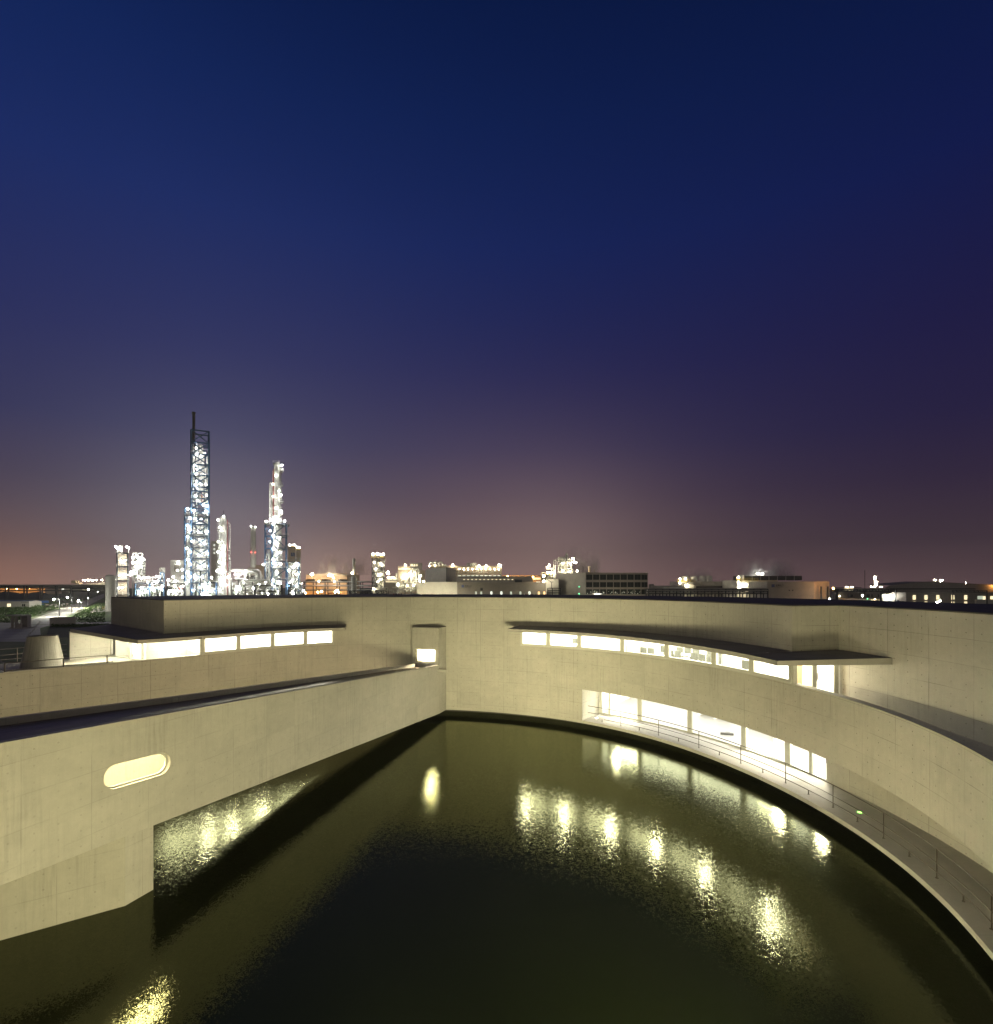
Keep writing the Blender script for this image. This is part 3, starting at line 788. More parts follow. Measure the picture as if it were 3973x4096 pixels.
# ================================================================== railings
def railing_arc():
    t = thing('walkway_railing', 'thin bronze three-bar railing curving along the walkway at the water edge', 'railing', (CX, CY, .6))
    o = .5; ts = arc(.655, TE, .02)
    def bar(z, t0, name, r=.018):
        mb = MB(); mb.tube([(*P2(q, o), z) for q in ts if q >= t0-1e-6], r, 6); return mb.build(name, M['rail'], t)
    bar(1.55, .655, 'top_rail', .022); bar(1.09, .655, 'middle_rail'); bar(.79, .7073, 'bottom_rail')
    for q in (.7756, .9116, 1.0528, 1.1934, 1.3332, 1.4689, 1.601, 1.7298, 1.855, 1.98, 2.105):
        mb = MB(); x, y = P2(q, o); mb.beam((x, y, .601), (x, y, 1.55), .034, .018); mb.cyl((x, y, .601), .05, .012, n=10); mb.build('post', M['rail'], t)
    for q in (.7073, .8425, .9819, 1.1226, 1.2634, 1.4001, 1.5343, 1.6645, 1.7915, 1.915, 2.04):
        mb = MB(); x, y = P2(q, o); mb.beam((x, y, .601), (x, y, .79), .04, .02); mb.cyl((x, y, .601), .045, .012, n=10); mb.build('short_post', M['rail'], t)
railing_arc()
def railing_line(name, label, pts, posts, z0, zs, m, bend=None):
    t = thing(name, label, 'railing', (*pts[0], z0))
    for z, nm in zs:
        mb = MB(); mb.tube([(*p, z) for p in pts], .022, 6); mb.build(nm, M[m], t)
    for p in posts:
        mb = MB(); mb.beam((*p, z0), (*p, zs[0][0]), .05, .03); mb.build('post', M[m], t)
# along the parapet of the left terrace
pts = [P2(t, .15) for t in arc(-1.205, -.975, .02)][::-1]
ret = Vector(pts[-1]); outw = Vector((math.sin(-1.2), math.cos(-1.2)))
pts2 = pts+[tuple(ret+Vector((-.9, .7)))]
railing_line('terrace_railing', 'low dark railing on the parapet edge in front of the concrete cone', pts2, [P2(-1.205, .15), P2(-1.09, .15), P2(-.99, .15)], ZP, [(5.93, 'top_rail'), (5.53, 'bottom_rail')], 'rail')
pb = [P2(t, lambda q: OUTER(q)-.3) for t in arc(-1.32, -.93, .04)]
railing_line('rear_railing', 'pale three-bar railing along the outer edge behind the concrete cone', pb, [P2(t, lambda q: OUTER(q)-.3) for t in (-1.3, -1.2, -1.1, -1.02, -.955)], 4.7, [(5.68, 'top_rail'), (5.28, 'middle_rail'), (4.98, 'bottom_rail')], 'rail_pale')
# ---- truncated concrete cone on the terrace
cn = MB(); cn.lathe((-29.3, 34.7, 4.70), [(1.13, 0), (1.13, .02), (.80, 1.86), (.79, 1.98), (.70, 1.98), (.66, 1.7), (.1, 1.65)], 48)
v = cn.build('vent_cone', concrete('cone_concrete', base=(.34, .325, .29), streak=1.2, holes=0, joints=.6, pw=1.2, ph=9.))
tag(v, 'truncated cone of weathered concrete standing on the left terrace behind the railing', 'vent shaft')

# ================================================================== furniture seen through the windows
def make_chair():
    t = thing('office_chair', '', 'chair')
    s = MB(); s.prism([(-.24, -.24), (.24, -.24), (.24, .22), (-.24, .22)], .44, .50); s.build('seat', M['chair'], t, True)
    b = MB()
    for k in range(5):
        x0, x1 = -.25+.1*k, -.15+.1*k
        c0, c1 = .26+.04*(1-((x0)/.25)**2), .26+.04*(1-((x1)/.25)**2)
        b.prism([(x0, c0), (x1, c1), (x1, c1+.04), (x0, c0+.04)], .60, 1.08)
    b.build('backrest', M['chair'], t, True)
    f = MB(); f.beam((0, .27, .48), (0, .31, .66), .05); f.cyl((0, 0, .1), .03, .35, n=8)
    for k in range(5):
        a = 2*math.pi*k/5; f.beam((0, 0, .1), (.28*math.cos(a), .28*math.sin(a), .06), .04)
    f.build('base', M['chair_leg'], t, True)
    for s_ in (-1, 1):
        r = MB(); r.tube([(.27*s_, .2, .46), (.29*s_, .12, .68), (.29*s_, -.14, .68)], .02, 6); r.build('armrest', M['chair_leg'], t, True)
    return t
chair0 = make_chair(); used = [False]
def place_chair(t, o, label, z=4.72, face=None):
    x, y = P2(t, o); rz = -t+math.pi if face is None else face
    if not used[0]:
        chair0.location = (x, y, z); chair0.rotation_euler = (0, 0, rz); chair0['label'] = label; chair0['group'] = 'chairs in the meeting rooms'; used[0] = True
    else: dup(chair0, (x, y, z), rz, label, 'chairs in the meeting rooms')
def chair_row(ts, o, what):
    for i, t in enumerate(ts): place_chair(t, o, f'{ORD[i]} chair from the left, {what}')
chair_row([.815, .84, .905, .93], 2.2, 'front row behind the fourth ribbon window')
chair_row([.835, .885, .91, .936], 4.0, 'back row behind the fourth ribbon window')
chair_row([.985, 1.01, 1.035, 1.06, 1.085, 1.108], 2.2, 'front row behind the fifth ribbon window')
chair_row([.98, 1.006, 1.032, 1.062, 1.09], 4.0, 'back row behind the fifth ribbon window')
chair_row([1.148], 2.2, 'front row behind the sixth ribbon window')
chair_row([.54, .555, .57, .583], 4.2, 'row behind the second ribbon window')
chair_row([.758, .771], 2.0, 'pair at the right end of the third ribbon window')
def table(t, o, du, dv, z, label, m='white', h=.74):
    x, y = P2(t, o); T = thing('meeting_table', label, 'table', (x, y, z)); T.rotation_euler = (0, 0, -t)
    a = MB(); a.box(-du/2, du/2, -dv/2, dv/2, h-.04, h); a.build('table_top', M[m], T, True)
    for sx in (-1, 1):
        for sy in (-1, 1):
            l = MB(); l.box(sx*(du/2-.1)-.03, sx*(du/2-.1)+.03, sy*(dv/2-.1)-.03, sy*(dv/2-.1)+.03, 0, h-.04); l.build('leg', M['chair_leg'], T, True)
table(1.045, 3.1, 3.0, .7, 4.72, 'long white meeting table between chair rows behind the fifth ribbon window')
table(.91, 3.1, 1.8, .7, 4.72, 'white meeting table between chair rows behind the fourth ribbon window')
table(.575, 3.1, 1.5, .8, 4.72, 'white table in front of the chairs behind the second ribbon window')
def armchair(x, y, rz, label):
    T = thing('armchair', label, 'armchair', (x, y, 4.7), 'armchairs in the glazed lounge'); T.rotation_euler = (0, 0, rz)
    s = MB(); s.box(-.38, .38, -.38, .3, .15, .42); s.build('seat', M['sofa'], T, True)
    b = MB(); b.box(-.45, .45, .3, .48, .1, .85); b.build('backrest', M['sofa'], T, True)
    for k in (-1, 1):
        a = MB(); a.box(min(k*.38, k*.5), max(k*.38, k*.5), -.4, .3, .1, .6); a.build('armrest', M['sofa'], T, True)
armchair(-25.9, 40.2, .5, 'cream armchair at the left in the glazed lounge')
armchair(-24.7, 39.6, .5, 'cream armchair in the middle of the glazed lounge')
armchair(-23.5, 39.1, .5, 'cream armchair at the right in the glazed lounge')
T = thing('coffee_table', 'low pale table in front of the lounge armchairs', 'table', (-24.6, 38.4, 4.7))
a = MB(); a.prism([(-25.3, 38.6), (-24.2, 37.9), (-23.9, 38.3), (-25.0, 39.0)], 5.05, 5.12); a.build('table_top', M['sofa'], T)
for x, y in ((-25.1, 38.65), (-24.2, 38.1), (-24.05, 38.35), (-24.95, 38.85)):
    a = MB(); a.box(x-.03, x+.03, y-.03, y+.03, 4.7, 5.05); a.build('leg', M['chair_leg'], T)
def counter(t0, t1, label):
    x, y = P2((t0+t1)/2, 7.4); T = thing('display_counter', label, 'counter', (x, y, .62))
    a = MB(); cblock(a, t0, t1, 7.0, 7.7, 1.34, 1.40, ends=(1, 1), step=.05); a.build('counter_top', M['white'], T)
    n_ = 3
    for k in range(n_):
        a = MB(); q = t0+(t1-t0)*k/(n_-1); cblock(a, q-.003, q+.003, 7.05, 7.65, .62, 1.34, ends=(1, 1)); a.build('upright', M['white'], T)
    a = MB(); cblock(a, t0, t1, 7.6, 7.68, .62, 1.34, ends=(1, 1), step=.05); a.build('back_panel', M['white'], T)
counter(.865, .955, 'white open-fronted counter seen through the third walkway window')
counter(.985, 1.10, 'white open-fronted counter seen through the fourth walkway window')
x, y = 14.4, 33.5
T = thing('equipment_case', 'black equipment case lying on the floor behind the fourth walkway window', 'case', (x, y, .62))
a = MB(); a.prism([(x-.42, y+.05), (x+.3, y-.2), (x+.38, y), (x-.34, y+.25)], .62, .74); a.build('case_body', M['black'], T)
a = MB(); a.tube([(x-.15, y, .74), (x-.1, y, .80), (x+.1, y-.06, .80), (x+.14, y-.07, .74)], .015, 6); a.build('handle', M['chair_leg'], T)
# ================================================================== the plant beyond the building
M['blue'] = plain('blue_steel', (.045, .10, .19), .55, .1, var=.1)
M['darksteel'] = plain('dark_steel', (.06, .065, .07), .55, .3, var=.1)
M['grey'] = plain('grey_steel', (.22, .22, .21), .5, .3, var=.12)
M['silver'] = plain('lagged_pipe', (.60, .61, .59), .42, .25, var=.12)
M['silver_dull'] = plain('lagged_column', (.46, .47, .46), .5, .2, var=.18, scale=.6)
M['red'] = plain('red_pipe', (.26, .085, .08), .5)
M['yellow'] = plain('yellow_rail', (.55, .40, .08), .5)
M['pale'] = plain('pale_cladding', (.62, .61, .57), .6, var=.08, scale=.4)
M['cream'] = plain('cream_cladding', (.62, .52, .40), .6, var=.08, scale=.4)
M['clad'] = plain('grey_cladding', (.42, .40, .37), .65, var=.1, scale=.4)
M['clad_dk'] = plain('brown_grey_cladding', (.30, .275, .245), .7, var=.1, scale=.4)
M['darkglass'] = plain('dark_window_glass', (.02, .025, .024), .12, var=.05)
M['soot'] = plain('dark_cowling', (.07, .065, .06), .7)
M['asphalt'] = plain('concrete_road', (.30, .29, .26), .8, var=.15, scale=.25)
M['paving'] = plain('plaza_paving', (.30, .285, .27), .75, var=.2, scale=.3)
M['darksoil'] = plain('dark_planting', (.035, .04, .022), .95, var=.5, scale=.8, bump=.6)
M['lawn'] = plain('lawn_grass', (.075, .145, .03), .95, var=.4, scale=.7, bump=.6)
M['leaf'] = plain('shrub_leaves', (.075, .14, .035), .8, var=.4, scale=3)
M['tarp'] = plain('blue_sheeting', (.03, .14, .45), .6, var=.15)
M['logo'] = plain('blue_sign_panel', (.10, .13, .30), .5)
M['letters'] = plain('dark_letters', (.03, .03, .035), .6)
M['L'] = emit('flood_lamp', (1.0, .97, .86), 235)
M['L_hot'] = emit('mast_lamp', (1.0, .98, .84), 14000)
M['L_star'] = emit('yard_lamp', (1.0, .93, .74), 8500)
M['L_warm'] = emit('warm_lamp', (1.0, .86, .58), 130)
M['L_or'] = emit('sodium_lamp', (1.0, .42, .09), 520)
M['L_red'] = emit('red_beacon', (1.0, .06, .05), 14)
M['L_green'] = emit('green_lamp', (.1, 1.0, .35), 10)
M['W_warm'] = emit('lit_window_warm', (1.0, .82, .48), 1.5)
M['W_white'] = emit('lit_window_white', (.95, 1.0, .86), 1.3)
M['W_dim'] = emit('lit_window_dim', (.8, .9, .7), .55)
M['W_or'] = emit('lit_window_orange', (1.0, .55, .15), 1.2)

def wx(x, Y): return (x-XC)/FPX*Y
def wz(y, Y): return EYE-(y-HOR)/FPX*Y
_ball = {}
def lamp_mesh(m):
    if m not in _ball:
        b = MB(); b.ball((0, 0, 0), 1.0, 8)
        me = bpy.data.meshes.new('lamp'); me.from_pydata(b.v, [], b.f); me.materials.append(M[m]); _ball[m] = me
    return _ball[m]

class Plant:
    """one thing of the far plant; parts are collected by name and linked as children"""
    def __init__(s, name, label, cat, Y, x0, x1, group=None, dy=0):
        s.Y = Y; s.s = Y/FPX
        # narrow units face the building; the long ones lie square to the site
        xm = (x0+x1)/2; s.rot = abs(x1-x0) < 150
        s.al = math.atan2(xm-XC, FPX); s.xc = wx(xm, Y)
        s.t = thing(name, label, cat, (wx((x0+x1)/2, Y), Y, GZ), group); s.p = {}; s.rng = random.Random(int(x0*7+Y))
    SOLO = {'window', 'pier', 'roof_drum', 'leg', 'vent', 'fan_ring', 'fan_drum', 'mast', 'riser', 'flue', 'vent_bend', 'opening', 'vessel', 'silo', 'column', 'band', 'panel', 'stack', 'baluster', 'rail', 'sheeting', 'pipe', 'equipment', 'process_pipe'}
    def mb(s, name, m):
        k = (name, m, len(s.p)) if name in s.SOLO else (name, m)
        if k not in s.p: s.p[k] = MB()
        return s.p[k]
    def P(s, x, d=0):
        if not s.rot: return (wx(x, s.Y), s.Y+d)
        ca, sa = math.cos(s.al), math.sin(s.al); k = (x-XC)/FPX
        u = (k*s.Y-s.xc)/(ca+k*sa)
        return (s.xc+u*ca+d*sa, s.Y-u*sa+d*ca)
    def pt(s, x, y, d=0): return (*s.P(x, d), wz(y, s.Y))
    def beam(s, x0, y0, x1, y1, d0=0, d1=None, w=.45, name='frame', m='blue'):
        s.mb(name, m).beam(s.pt(x0, y0, d0), s.pt(x1, y1, d0 if d1 is None else d1), w)
    def pipe(s, pts, r, name='process_pipe', m='silver', n=7):
        s.mb(name, m).tube([s.pt(*p) for p in pts], r, n)
    def box(s, x0, x1, y0, y1, d0, d1, name, m):
        s.mb(name, m).prism([s.P(x0, d0), s.P(x1, d0), s.P(x1, d1), s.P(x0, d1)], wz(y1, s.Y), wz(y0, s.Y))
    def cyl(s, x, y0, y1, r, d, name, m, n=20, r1=None):
        s.mb(name, m).cyl((*s.P(x, d), wz(y1, s.Y)), r, wz(y0, s.Y)-wz(y1, s.Y), r1, n)
    def lathe(s, x, yb, d, prof, name, m, n=24):
        s.mb(name, m).lathe((*s.P(x, d), wz(yb, s.Y)), prof, n)
    def lamp(s, x, y, d=-1.0, r=.6, m='L'):
        o = bpy.data.objects.new('lamp', lamp_mesh(m)); COL.objects.link(o); o.parent = s.t
        o.location = Vector(s.pt(x, y, d))-s.t.location; r *= LAMP_K; o.scale = (r, r, r); return o
    def lamps(s, l, d=-1.0, r=.6, m='L'):
        for x, y in l: s.lamp(x, y, d, r, m)
    def ladder(s, x, y0, y1, d, w=.7, name='ladder', m='silver'):
        b = s.mb(name, m); hw = w/2/s.s
        for k in (-1, 1): b.beam(s.pt(x+k*hw, y0, d), s.pt(x+k*hw, y1, d), .12)
        n_ = max(2, int(abs(y1-y0)*s.s/1.0))
        for k in range(n_): yy = y0+(y1-y0)*k/n_; b.beam(s.pt(x-hw, yy, d), s.pt(x+hw, yy, d), .09)
    def platform(s, x0, x1, y, d0, d1, m='grey', rail=True, name='platform', rm='silver'):
        b = MB(); z = wz(y, s.Y); b.prism([s.P(x0, d0), s.P(x1, d0), s.P(x1, d1), s.P(x0, d1)], z-.2, z)
        o = b.build(name, M[m], s.t)
        if rail:
            r = MB(); A, B_ = s.P(x0, d0), s.P(x1, d0)
            for h in (.6, 1.15): r.beam((*A, z+h), (*B_, z+h), .10)
            n_ = max(2, int(math.hypot(B_[0]-A[0], B_[1]-A[1])/1.8))
            for k in range(n_+1):
                q = (A[0]+(B_[0]-A[0])*k/n_, A[1]+(B_[1]-A[1])*k/n_); r.beam((*q, z), (*q, z+1.15), .10)
            r.build('guard_rail', M[rm], o)
        return o
    def lattice(s, xs, ys, d0, d1, w=.5, m='blue', brace='X', name='frame', sides=True, bw=None):
        bw = bw or w*.62
        for d in (d0, d1):
            for x in xs: s.beam(x, ys[0], x, ys[-1], d, w=w, m=m, name=name)
            for y in ys: s.beam(xs[0], y, xs[-1], y, d, w=w*.85, m=m, name=name)
        for x in (xs[0], xs[-1]):
            for y in ys: s.beam(x, y, x, y, d0, d1, w=w*.8, m=m, name=name)
        for j in range(len(ys)-1):
            for i in range(len(xs)-1):
                x0, x1, y0, y1 = xs[i], xs[i+1], ys[j], ys[j+1]
                if 'X' in brace:
                    s.beam(x0, y0, x1, y1, d0-.05, w=bw, m=m, name=name); s.beam(x0, y1, x1, y0, d0+.05, w=bw, m=m, name=name)
                elif 'K' in brace:
                    if j % 2 == 0: s.beam(x0, y1, x1, y0, d0, w=bw, m=m, name=name)
                    else: s.beam(x0, y0, x1, y1, d0, w=bw, m=m, name=name)
            if sides:
                for x in (xs[0], xs[-1]): s.beam(x, ys[j], x, ys[j+1], d0, d1, w=bw, m=m, name=name)
    def clutter(s, x0, x1, y0, y1, d0, d1, n, r=(.1, .35), name='pipework', m='silver'):
        """a run of process pipes with bends inside a frame"""
        R = s.rng
        if n < 14: name = 'process_pipe'
        for _ in range(n):
            d = R.uniform(d0, d1); rr_ = R.uniform(*r); k = R.random()
            xa, xb = sorted((R.uniform(x0, x1), R.uniform(x0, x1))); ya, yb = sorted((R.uniform(y0, y1), R.uniform(y0, y1)))
            if xb-xa < 4: xb = xa+4
            if k < .4: s.pipe([(xa, ya, d), (xb, ya, d)], rr_, name, m, 6)
            elif k < .65: s.pipe([(xa, ya, d), (xa, yb, d)], rr_, name, m, 6)
            elif k < .85: s.pipe([(xa, yb, d), (xa, ya+1, d), (xa+1, ya, d), (xb, ya, d)], rr_, name, m, 6)
            else: s.pipe([(xa, ya, d), (xb-1, ya, d), (xb, ya+1, d), (xb, yb, d)], rr_, name, m, 6)
    def valves(s, x0, x1, y0, y1, d0, d1, n, m='silver'):
        R = s.rng
        for _ in range(n):
            x, y, d = R.uniform(x0, x1), R.uniform(y0, y1), R.uniform(d0, d1)
            k = R.random(); b = s.mb('equipment', m)
            if k < .5: b.cyl(s.pt(x, y, d), R.uniform(.3, .7), R.uniform(.6, 1.6), n=10)
            else: q = s.pt(x, y, d); b.box(q[0]-R.uniform(.3, .8), q[0]+R.uniform(.3, .8), q[1], q[1]+.8, q[2], q[2]+R.uniform(.5, 1.3))
    def done(s):
        for k, b in s.p.items():
            if b.f: b.build(k[0], M[k[1]], s.t)
        return s.t
LAMP_K = .52
YB = 2425   # photo row well below the roof edge that hides the far ground

# ---- tall blue lattice tower
p = Plant('process_tower', 'tallest blue steel lattice tower round a dark column with a slim stack on top', 'tower', 250, 740, 837)
ys = [1721, 1769, 1815, 1858, 1900, 1947, 1993, 2035, 2067, 2098, 2146, 2191, 2235, 2284, 2332, YB]
p.lattice([765, 836], ys, 0, 8, .62, 'blue', 'X')
p.lattice([739, 765], ys[7:], 0, 8, .55, 'blue', '', name='side_frame')
p.beam(765, 2012, 836, 2012, 0, w=.5); p.beam(765, 1964, 836, 1964, 0, w=.5)
p.lathe(802, 2010, 4, [(1.55, 0), (1.55, 24.5), (1.2, 25.3), (1.1, 27.6), (.6, 28.2)], 'column', 'silver_dull')
p.lathe(802, YB, 4, [(1.75, 0), (1.75, 38), (1.4, 39.5), (.5, 40)], 'lower_column', 'silver', 20)
p.cyl(775, 1640, 1960, .62, 6, 'stack', 'soot'); p.cyl(775, 1636, 1644, .85, 6, 'stack_tip', 'soot')
p.pipe([(787, 1769, 2.5), (787, 2330, 2.5)], .35); p.pipe([(822, 1860, 3), (822, 2420, 3)], .3); p.pipe([(829, 1900, 3), (829, 2420, 3)], .22)
p.pipe([(783, 2050, 2), (826, 2050, 2), (831, 2056, 2), (831, 2120, 2)], .45); p.pipe([(776, 1800, 2.5), (776, 2420, 2.5)], .2)
p.pipe([(790, 2110, 1.5), (800, 2098, 1.5), (815, 2098, 1.5), (822, 2110, 1.5), (822, 2160, 1.5)], .35)
p.pipe([(808, 1962, 2), (808, 2010, 2)], .25, 'fire_main', 'red')
p.ladder(752, 2035, 2420, 1.0); p.ladder(760, 2050, 2420, 2.0, .6); p.ladder(771, 1769, 2035, 1.0)
for y in (1815, 1900, 1993): p.platform(764, 800, y, -.8, 4, 'grey', True)
for y in (2067, 2146, 2191, 2235, 2284, 2332): p.platform(739, 836, y, -.6, 3, 'grey', True)
zl = [(255, 517), (250, 713), (247, 815), (245, 918), (320, 1000), (350, 1005), (170, 1045), (230, 1060), (345, 1060), (195, 1135), (240, 1135), (170, 1205), (190, 1245), (350, 1255), (170, 1310), (212, 1352),
      (328, 1367), (162, 1418), (192, 1455), (350, 1465), (172, 1523), (190, 1575), (330, 1580), (172, 1640), (190, 1690), (300, 1690), (250, 1705), (160, 1750), (225, 1820)]
p.lamps([(680+x*.4185, 1600+y*.4185) for x, y in zl], -.4, .62)
p.lamps([(680+x*.4185, 1600+y*.4185) for x, y in ((300, 525), (300, 1135), (265, 1260), (270, 1480), (280, 1590), (330, 1205), (235, 620))], 1.6, .35)
p.lamps([(784, 1790), (822, 1806), (826, 1850), (788, 1872), (824, 1892), (786, 1925), (824, 1935), (826, 1978), (790, 2003)], .8, .38)  # small extra lamps added to brighten the upper tower
p.clutter(768, 834, 1780, 2030, 1, 5, 22, (.08, .2)); p.clutter(742, 832, 2100, 2420, 1, 6, 40, (.08, .22)); p.done()

# ---- shorter lit column
p = Plant('process_column', 'silver process column with lamp-lit side platforms just right of the tallest tower', 'column', 245, 876, 925)
p.lathe(893, YB, 2, [(1.65, 0), (1.65, 37), (1.3, 39.5), (.9, 41.2), (.3, 41.4)], 'column', 'silver')
p.pipe([(920, 2420, 1), (920, 2236, 1), (916, 2222, 1), (910, 2216, 1)], .45); p.pipe([(920, 2220, 1), (920, 2096, 1), (917, 2090, 1), (905, 2088, 1)], .3)
p.pipe([(910, 2420, .2), (910, 2078, .2)], .2, 'fire_main', 'red'); p.pipe([(901, 2420, -.2), (901, 2120, -.2)], .2)
p.pipe([(884, 2420, -.2), (884, 2200, -.2)], .22)
for y in (2085, 2120, 2170, 2215, 2260, 2300): p.platform(868, 886, y, -1.5, 3)
for y in (2108, 2200, 2240): p.platform(906, 925, y, -.4, 1.6, rail=False)
p.ladder(872, 2080, 2420, -1.2); p.beam(895, 2064, 895, 2040, 2, w=.2, m='darksteel')
p.lamps([(895.5, 2067), (873, 2083), (881, 2112), (886, 2125), (875, 2169), (896, 2184), (872, 2209), (885, 2219), (872, 2282), (891, 2276), (912, 2309), (881, 2361), (897, 2240), (878, 2250)], -1.8, .36)
p.lamps([(889, 2195), (892, 2290), (880, 2320), (905, 2340)], -1.2, .45)
p.clutter(866, 925, 2285, 2420, -1, 3, 26, (.1, .25)); p.done()

# ---- second lattice tower with a bare column on top
p = Plant('process_tower', 'blue lattice tower with a tall bare silver column rising out of its top', 'tower', 250, 1060, 1150)
ys = [2096, 2142, 2192, 2246, 2275, 2319, YB]
z4 = lambda x, y: (900+x*.3165, 1800+y*.3165)
p.lattice([1089, 1146], ys, 0, 9, .6, 'blue', 'K')
p.lattice([1060, 1089], ys, 3, 9, .5, 'blue', 'X', name='side_frame')
p.lathe(1110, YB, 4, [(1.9, 0), (1.9, 37.5), (1.45, 39), (1.45, 66), (1.1, 67.5), (.8, 67.8)], 'column', 'silver')
p.pipe([(1079, 2096, 3), (1079, 1934, 3), (1082, 1928, 3), (1086, 1928, 3), (1088, 1934, 3), (1088, 2092, 3)], .3)
p.pipe([(1094, 2070, 2.6), (1094, 1880, 2.6), (1097, 1872, 2.6)], .3, 'fire_main', 'red')
p.pipe([(1114, 1860, 2), (1114, 2058, 2), (1110, 2062, 2), (1096, 2062, 2), (1091, 2066, 2), (1091, 2096, 2)], .42)
p.pipe([(1091, 1880, 3), (1091, 2060, 3)], .18)
for x0, x1, y in ((1119, 1133, 1880), (1120, 1133, 1938), (1119, 1133, 2005), (1119, 1132, 2056)): p.platform(x0, x1, y, 1, 5)
p.platform(1058, 1158, 2096, -1, 9); 
for y in (2142, 2192): p.platform(1089, 1155, y, -.6, 4)
for y in (2246, 2275, 2319): p.platform(1089, 1146, y, -.5, 4)
p.platform(1092, 1118, 1850, 2, 6); p.ladder(1124, 1850, 2096, 2.4)
p.pipe([(1124, 1842, 4), (1130, 1839, 4), (1138, 1840, 4)], .12, 'davit', 'darksteel')
p.lamps([z4(*q) for q in ((720, 190), (707, 570), (707, 770), (755, 895), (575, 885), (527, 912), (612, 938), (612, 1090), (612, 1250), (612, 1385), (612, 1430), (612, 1650), (625, 1725))], -.8, .68)
p.lamps([z4(*q) for q in ((690, 1100), (700, 1300), (660, 1180), (650, 1550), (710, 1440), (570, 1160), (575, 1020), (700, 1690))], 1.5, .45)
p.lamp(*z4(487, 1450), -.8, .7)
p.lamps([(1104, 1900), (1117, 1960), (1093, 1985), (1104, 2030), (1118, 2078), (1092, 1935)], 1.4, .32); p.clutter(1078, 1094, 1935, 2090, 2, 5, 12, (.08, .16)); p.ladder(1100, 1850, 2096, 2.2, .6)
p.clutter(1062, 1146, 2200, 2420, 1, 7, 45, (.08, .24)); p.done()
p = Plant('annex_structure', 'short brightly lit blue steel frame attached on the right of the second lattice tower', 'steel frame', 249, 1148, 1200)
p.lattice([1149, 1196], [2248, 2277, 2320, 2345, YB], 0, 7, .45, 'blue', '')
p.clutter(1150, 1195, 2252, 2420, 1, 5, 50, (.08, .22)); p.valves(1152, 1192, 2265, 2400, 1, 4, 12)
for y in (2248, 2277, 2320): p.platform(1149, 1203, y, -.6, 6, 'grey')
p.pipe([(1183, 2248, 2), (1183, 2232, 2), (1200, 2230, 2), (1200, 2400, 2)], .28)
p.lamps([z4(*q) for q in ((900, 1435), (810, 1520), (900, 1570), (905, 1720), (805, 1720), (850, 1650), (870, 1480))], -.6, .65); p.done()

# ---- rectangular burner tower at the left of the plant and the frame behind it
z2 = lambda x, y: (400+x*.263, 2100+y*.263)
p = Plant('burner_tower', 'boxy pale-panelled tower with twin flues at the left end of the plant', 'tower', 225, 467, 512)
p.lattice([468.5, 511.5], [2212, 2266.5, 2323, 2380, 2430], 0, 5, .45, 'darksteel', '')
p.box(470, 510, 2216, 2264, .6, 4.6, 'panel', 'cream'); p.box(470, 510, 2272, 2320, .6, 4.6, 'panel', 'cream'); p.box(470, 510, 2330, 2425, .6, 4.6, 'panel', 'cream')
for x in (476.5, 485): p.cyl(x, 2182, 2216, .55, 2.5, 'flue', 'pale')
for (xa, ya, xb, yb) in ((474, 2235, 489, 2216), (489, 2216, 506, 2238), (472, 2244, 489, 2258), (489, 2258, 508, 2244), (470, 2268, 489, 2284), (489, 2284, 510, 2268)):
    p.beam(xa, ya, xb, yb, .45, w=.3, m='clad')
for y in (2266.5, 2323, 2380): p.platform(466, 516, y, -1.2, .6, 'darksteel')
for x, s_ in ((466.5, -1), (512, 1)):
    p.beam(x+2, 2212, x+2, 2192, .2, w=.25, m='silver'); p.beam(x+2, 2196, x-4 if s_ < 0 else x+2, 2186, .2, w=.25, m='silver')
p.lamps([z2(240, 330), z2(260, 345), z2(405, 332), z2(435, 345)], -.2, .5)
p.lamps([z2(*q) for q in ((320, 545), (375, 540), (300, 765), (350, 765), (400, 760), (285, 960), (340, 950), (345, 575))], -1.5, .3)
p.lamp(462, 2318, -9, .55); p.done()  # extra lamp added out in front to brighten the white tank
p = Plant('process_structure', 'open grey equipment frame with top gantry behind the boxy burner tower', 'steel frame', 262, 526, 583)
p.lattice([530, 549, 568], [2236, 2256, 2276, 2302, 2340, 2430], 0, 6, .35, 'grey', '')
p.lattice([531, 569.5], [2213, 2236], 0, 6, .35, 'silver', '', name='gantry')
p.box(571, 582, 2236, 2303, 1, 5, 'stair_tower', 'pale')
for y in (2244, 2256, 2268, 2280, 2292): p.platform(571, 583, y, -.5, 1, 'darksteel', rail=False)
for y in (2236, 2256, 2276, 2302): p.platform(528, 570, y, -.5, 5)
p.clutter(530, 570, 2240, 2330, 1, 4, 26, (.1, .3)); p.valves(532, 566, 2250, 2310, 1, 4, 8)
p.cyl(546, 2218, 2232, .8, 2, 'vessel', 'silver')
p.lamps([z2(*q) for q in ((500, 497), (552, 468), (603, 497), (658, 515), (500, 575), (600, 560), (615, 625), (545, 640), (470, 720), (510, 710), (455, 760))], -1.2, .62); p.done()

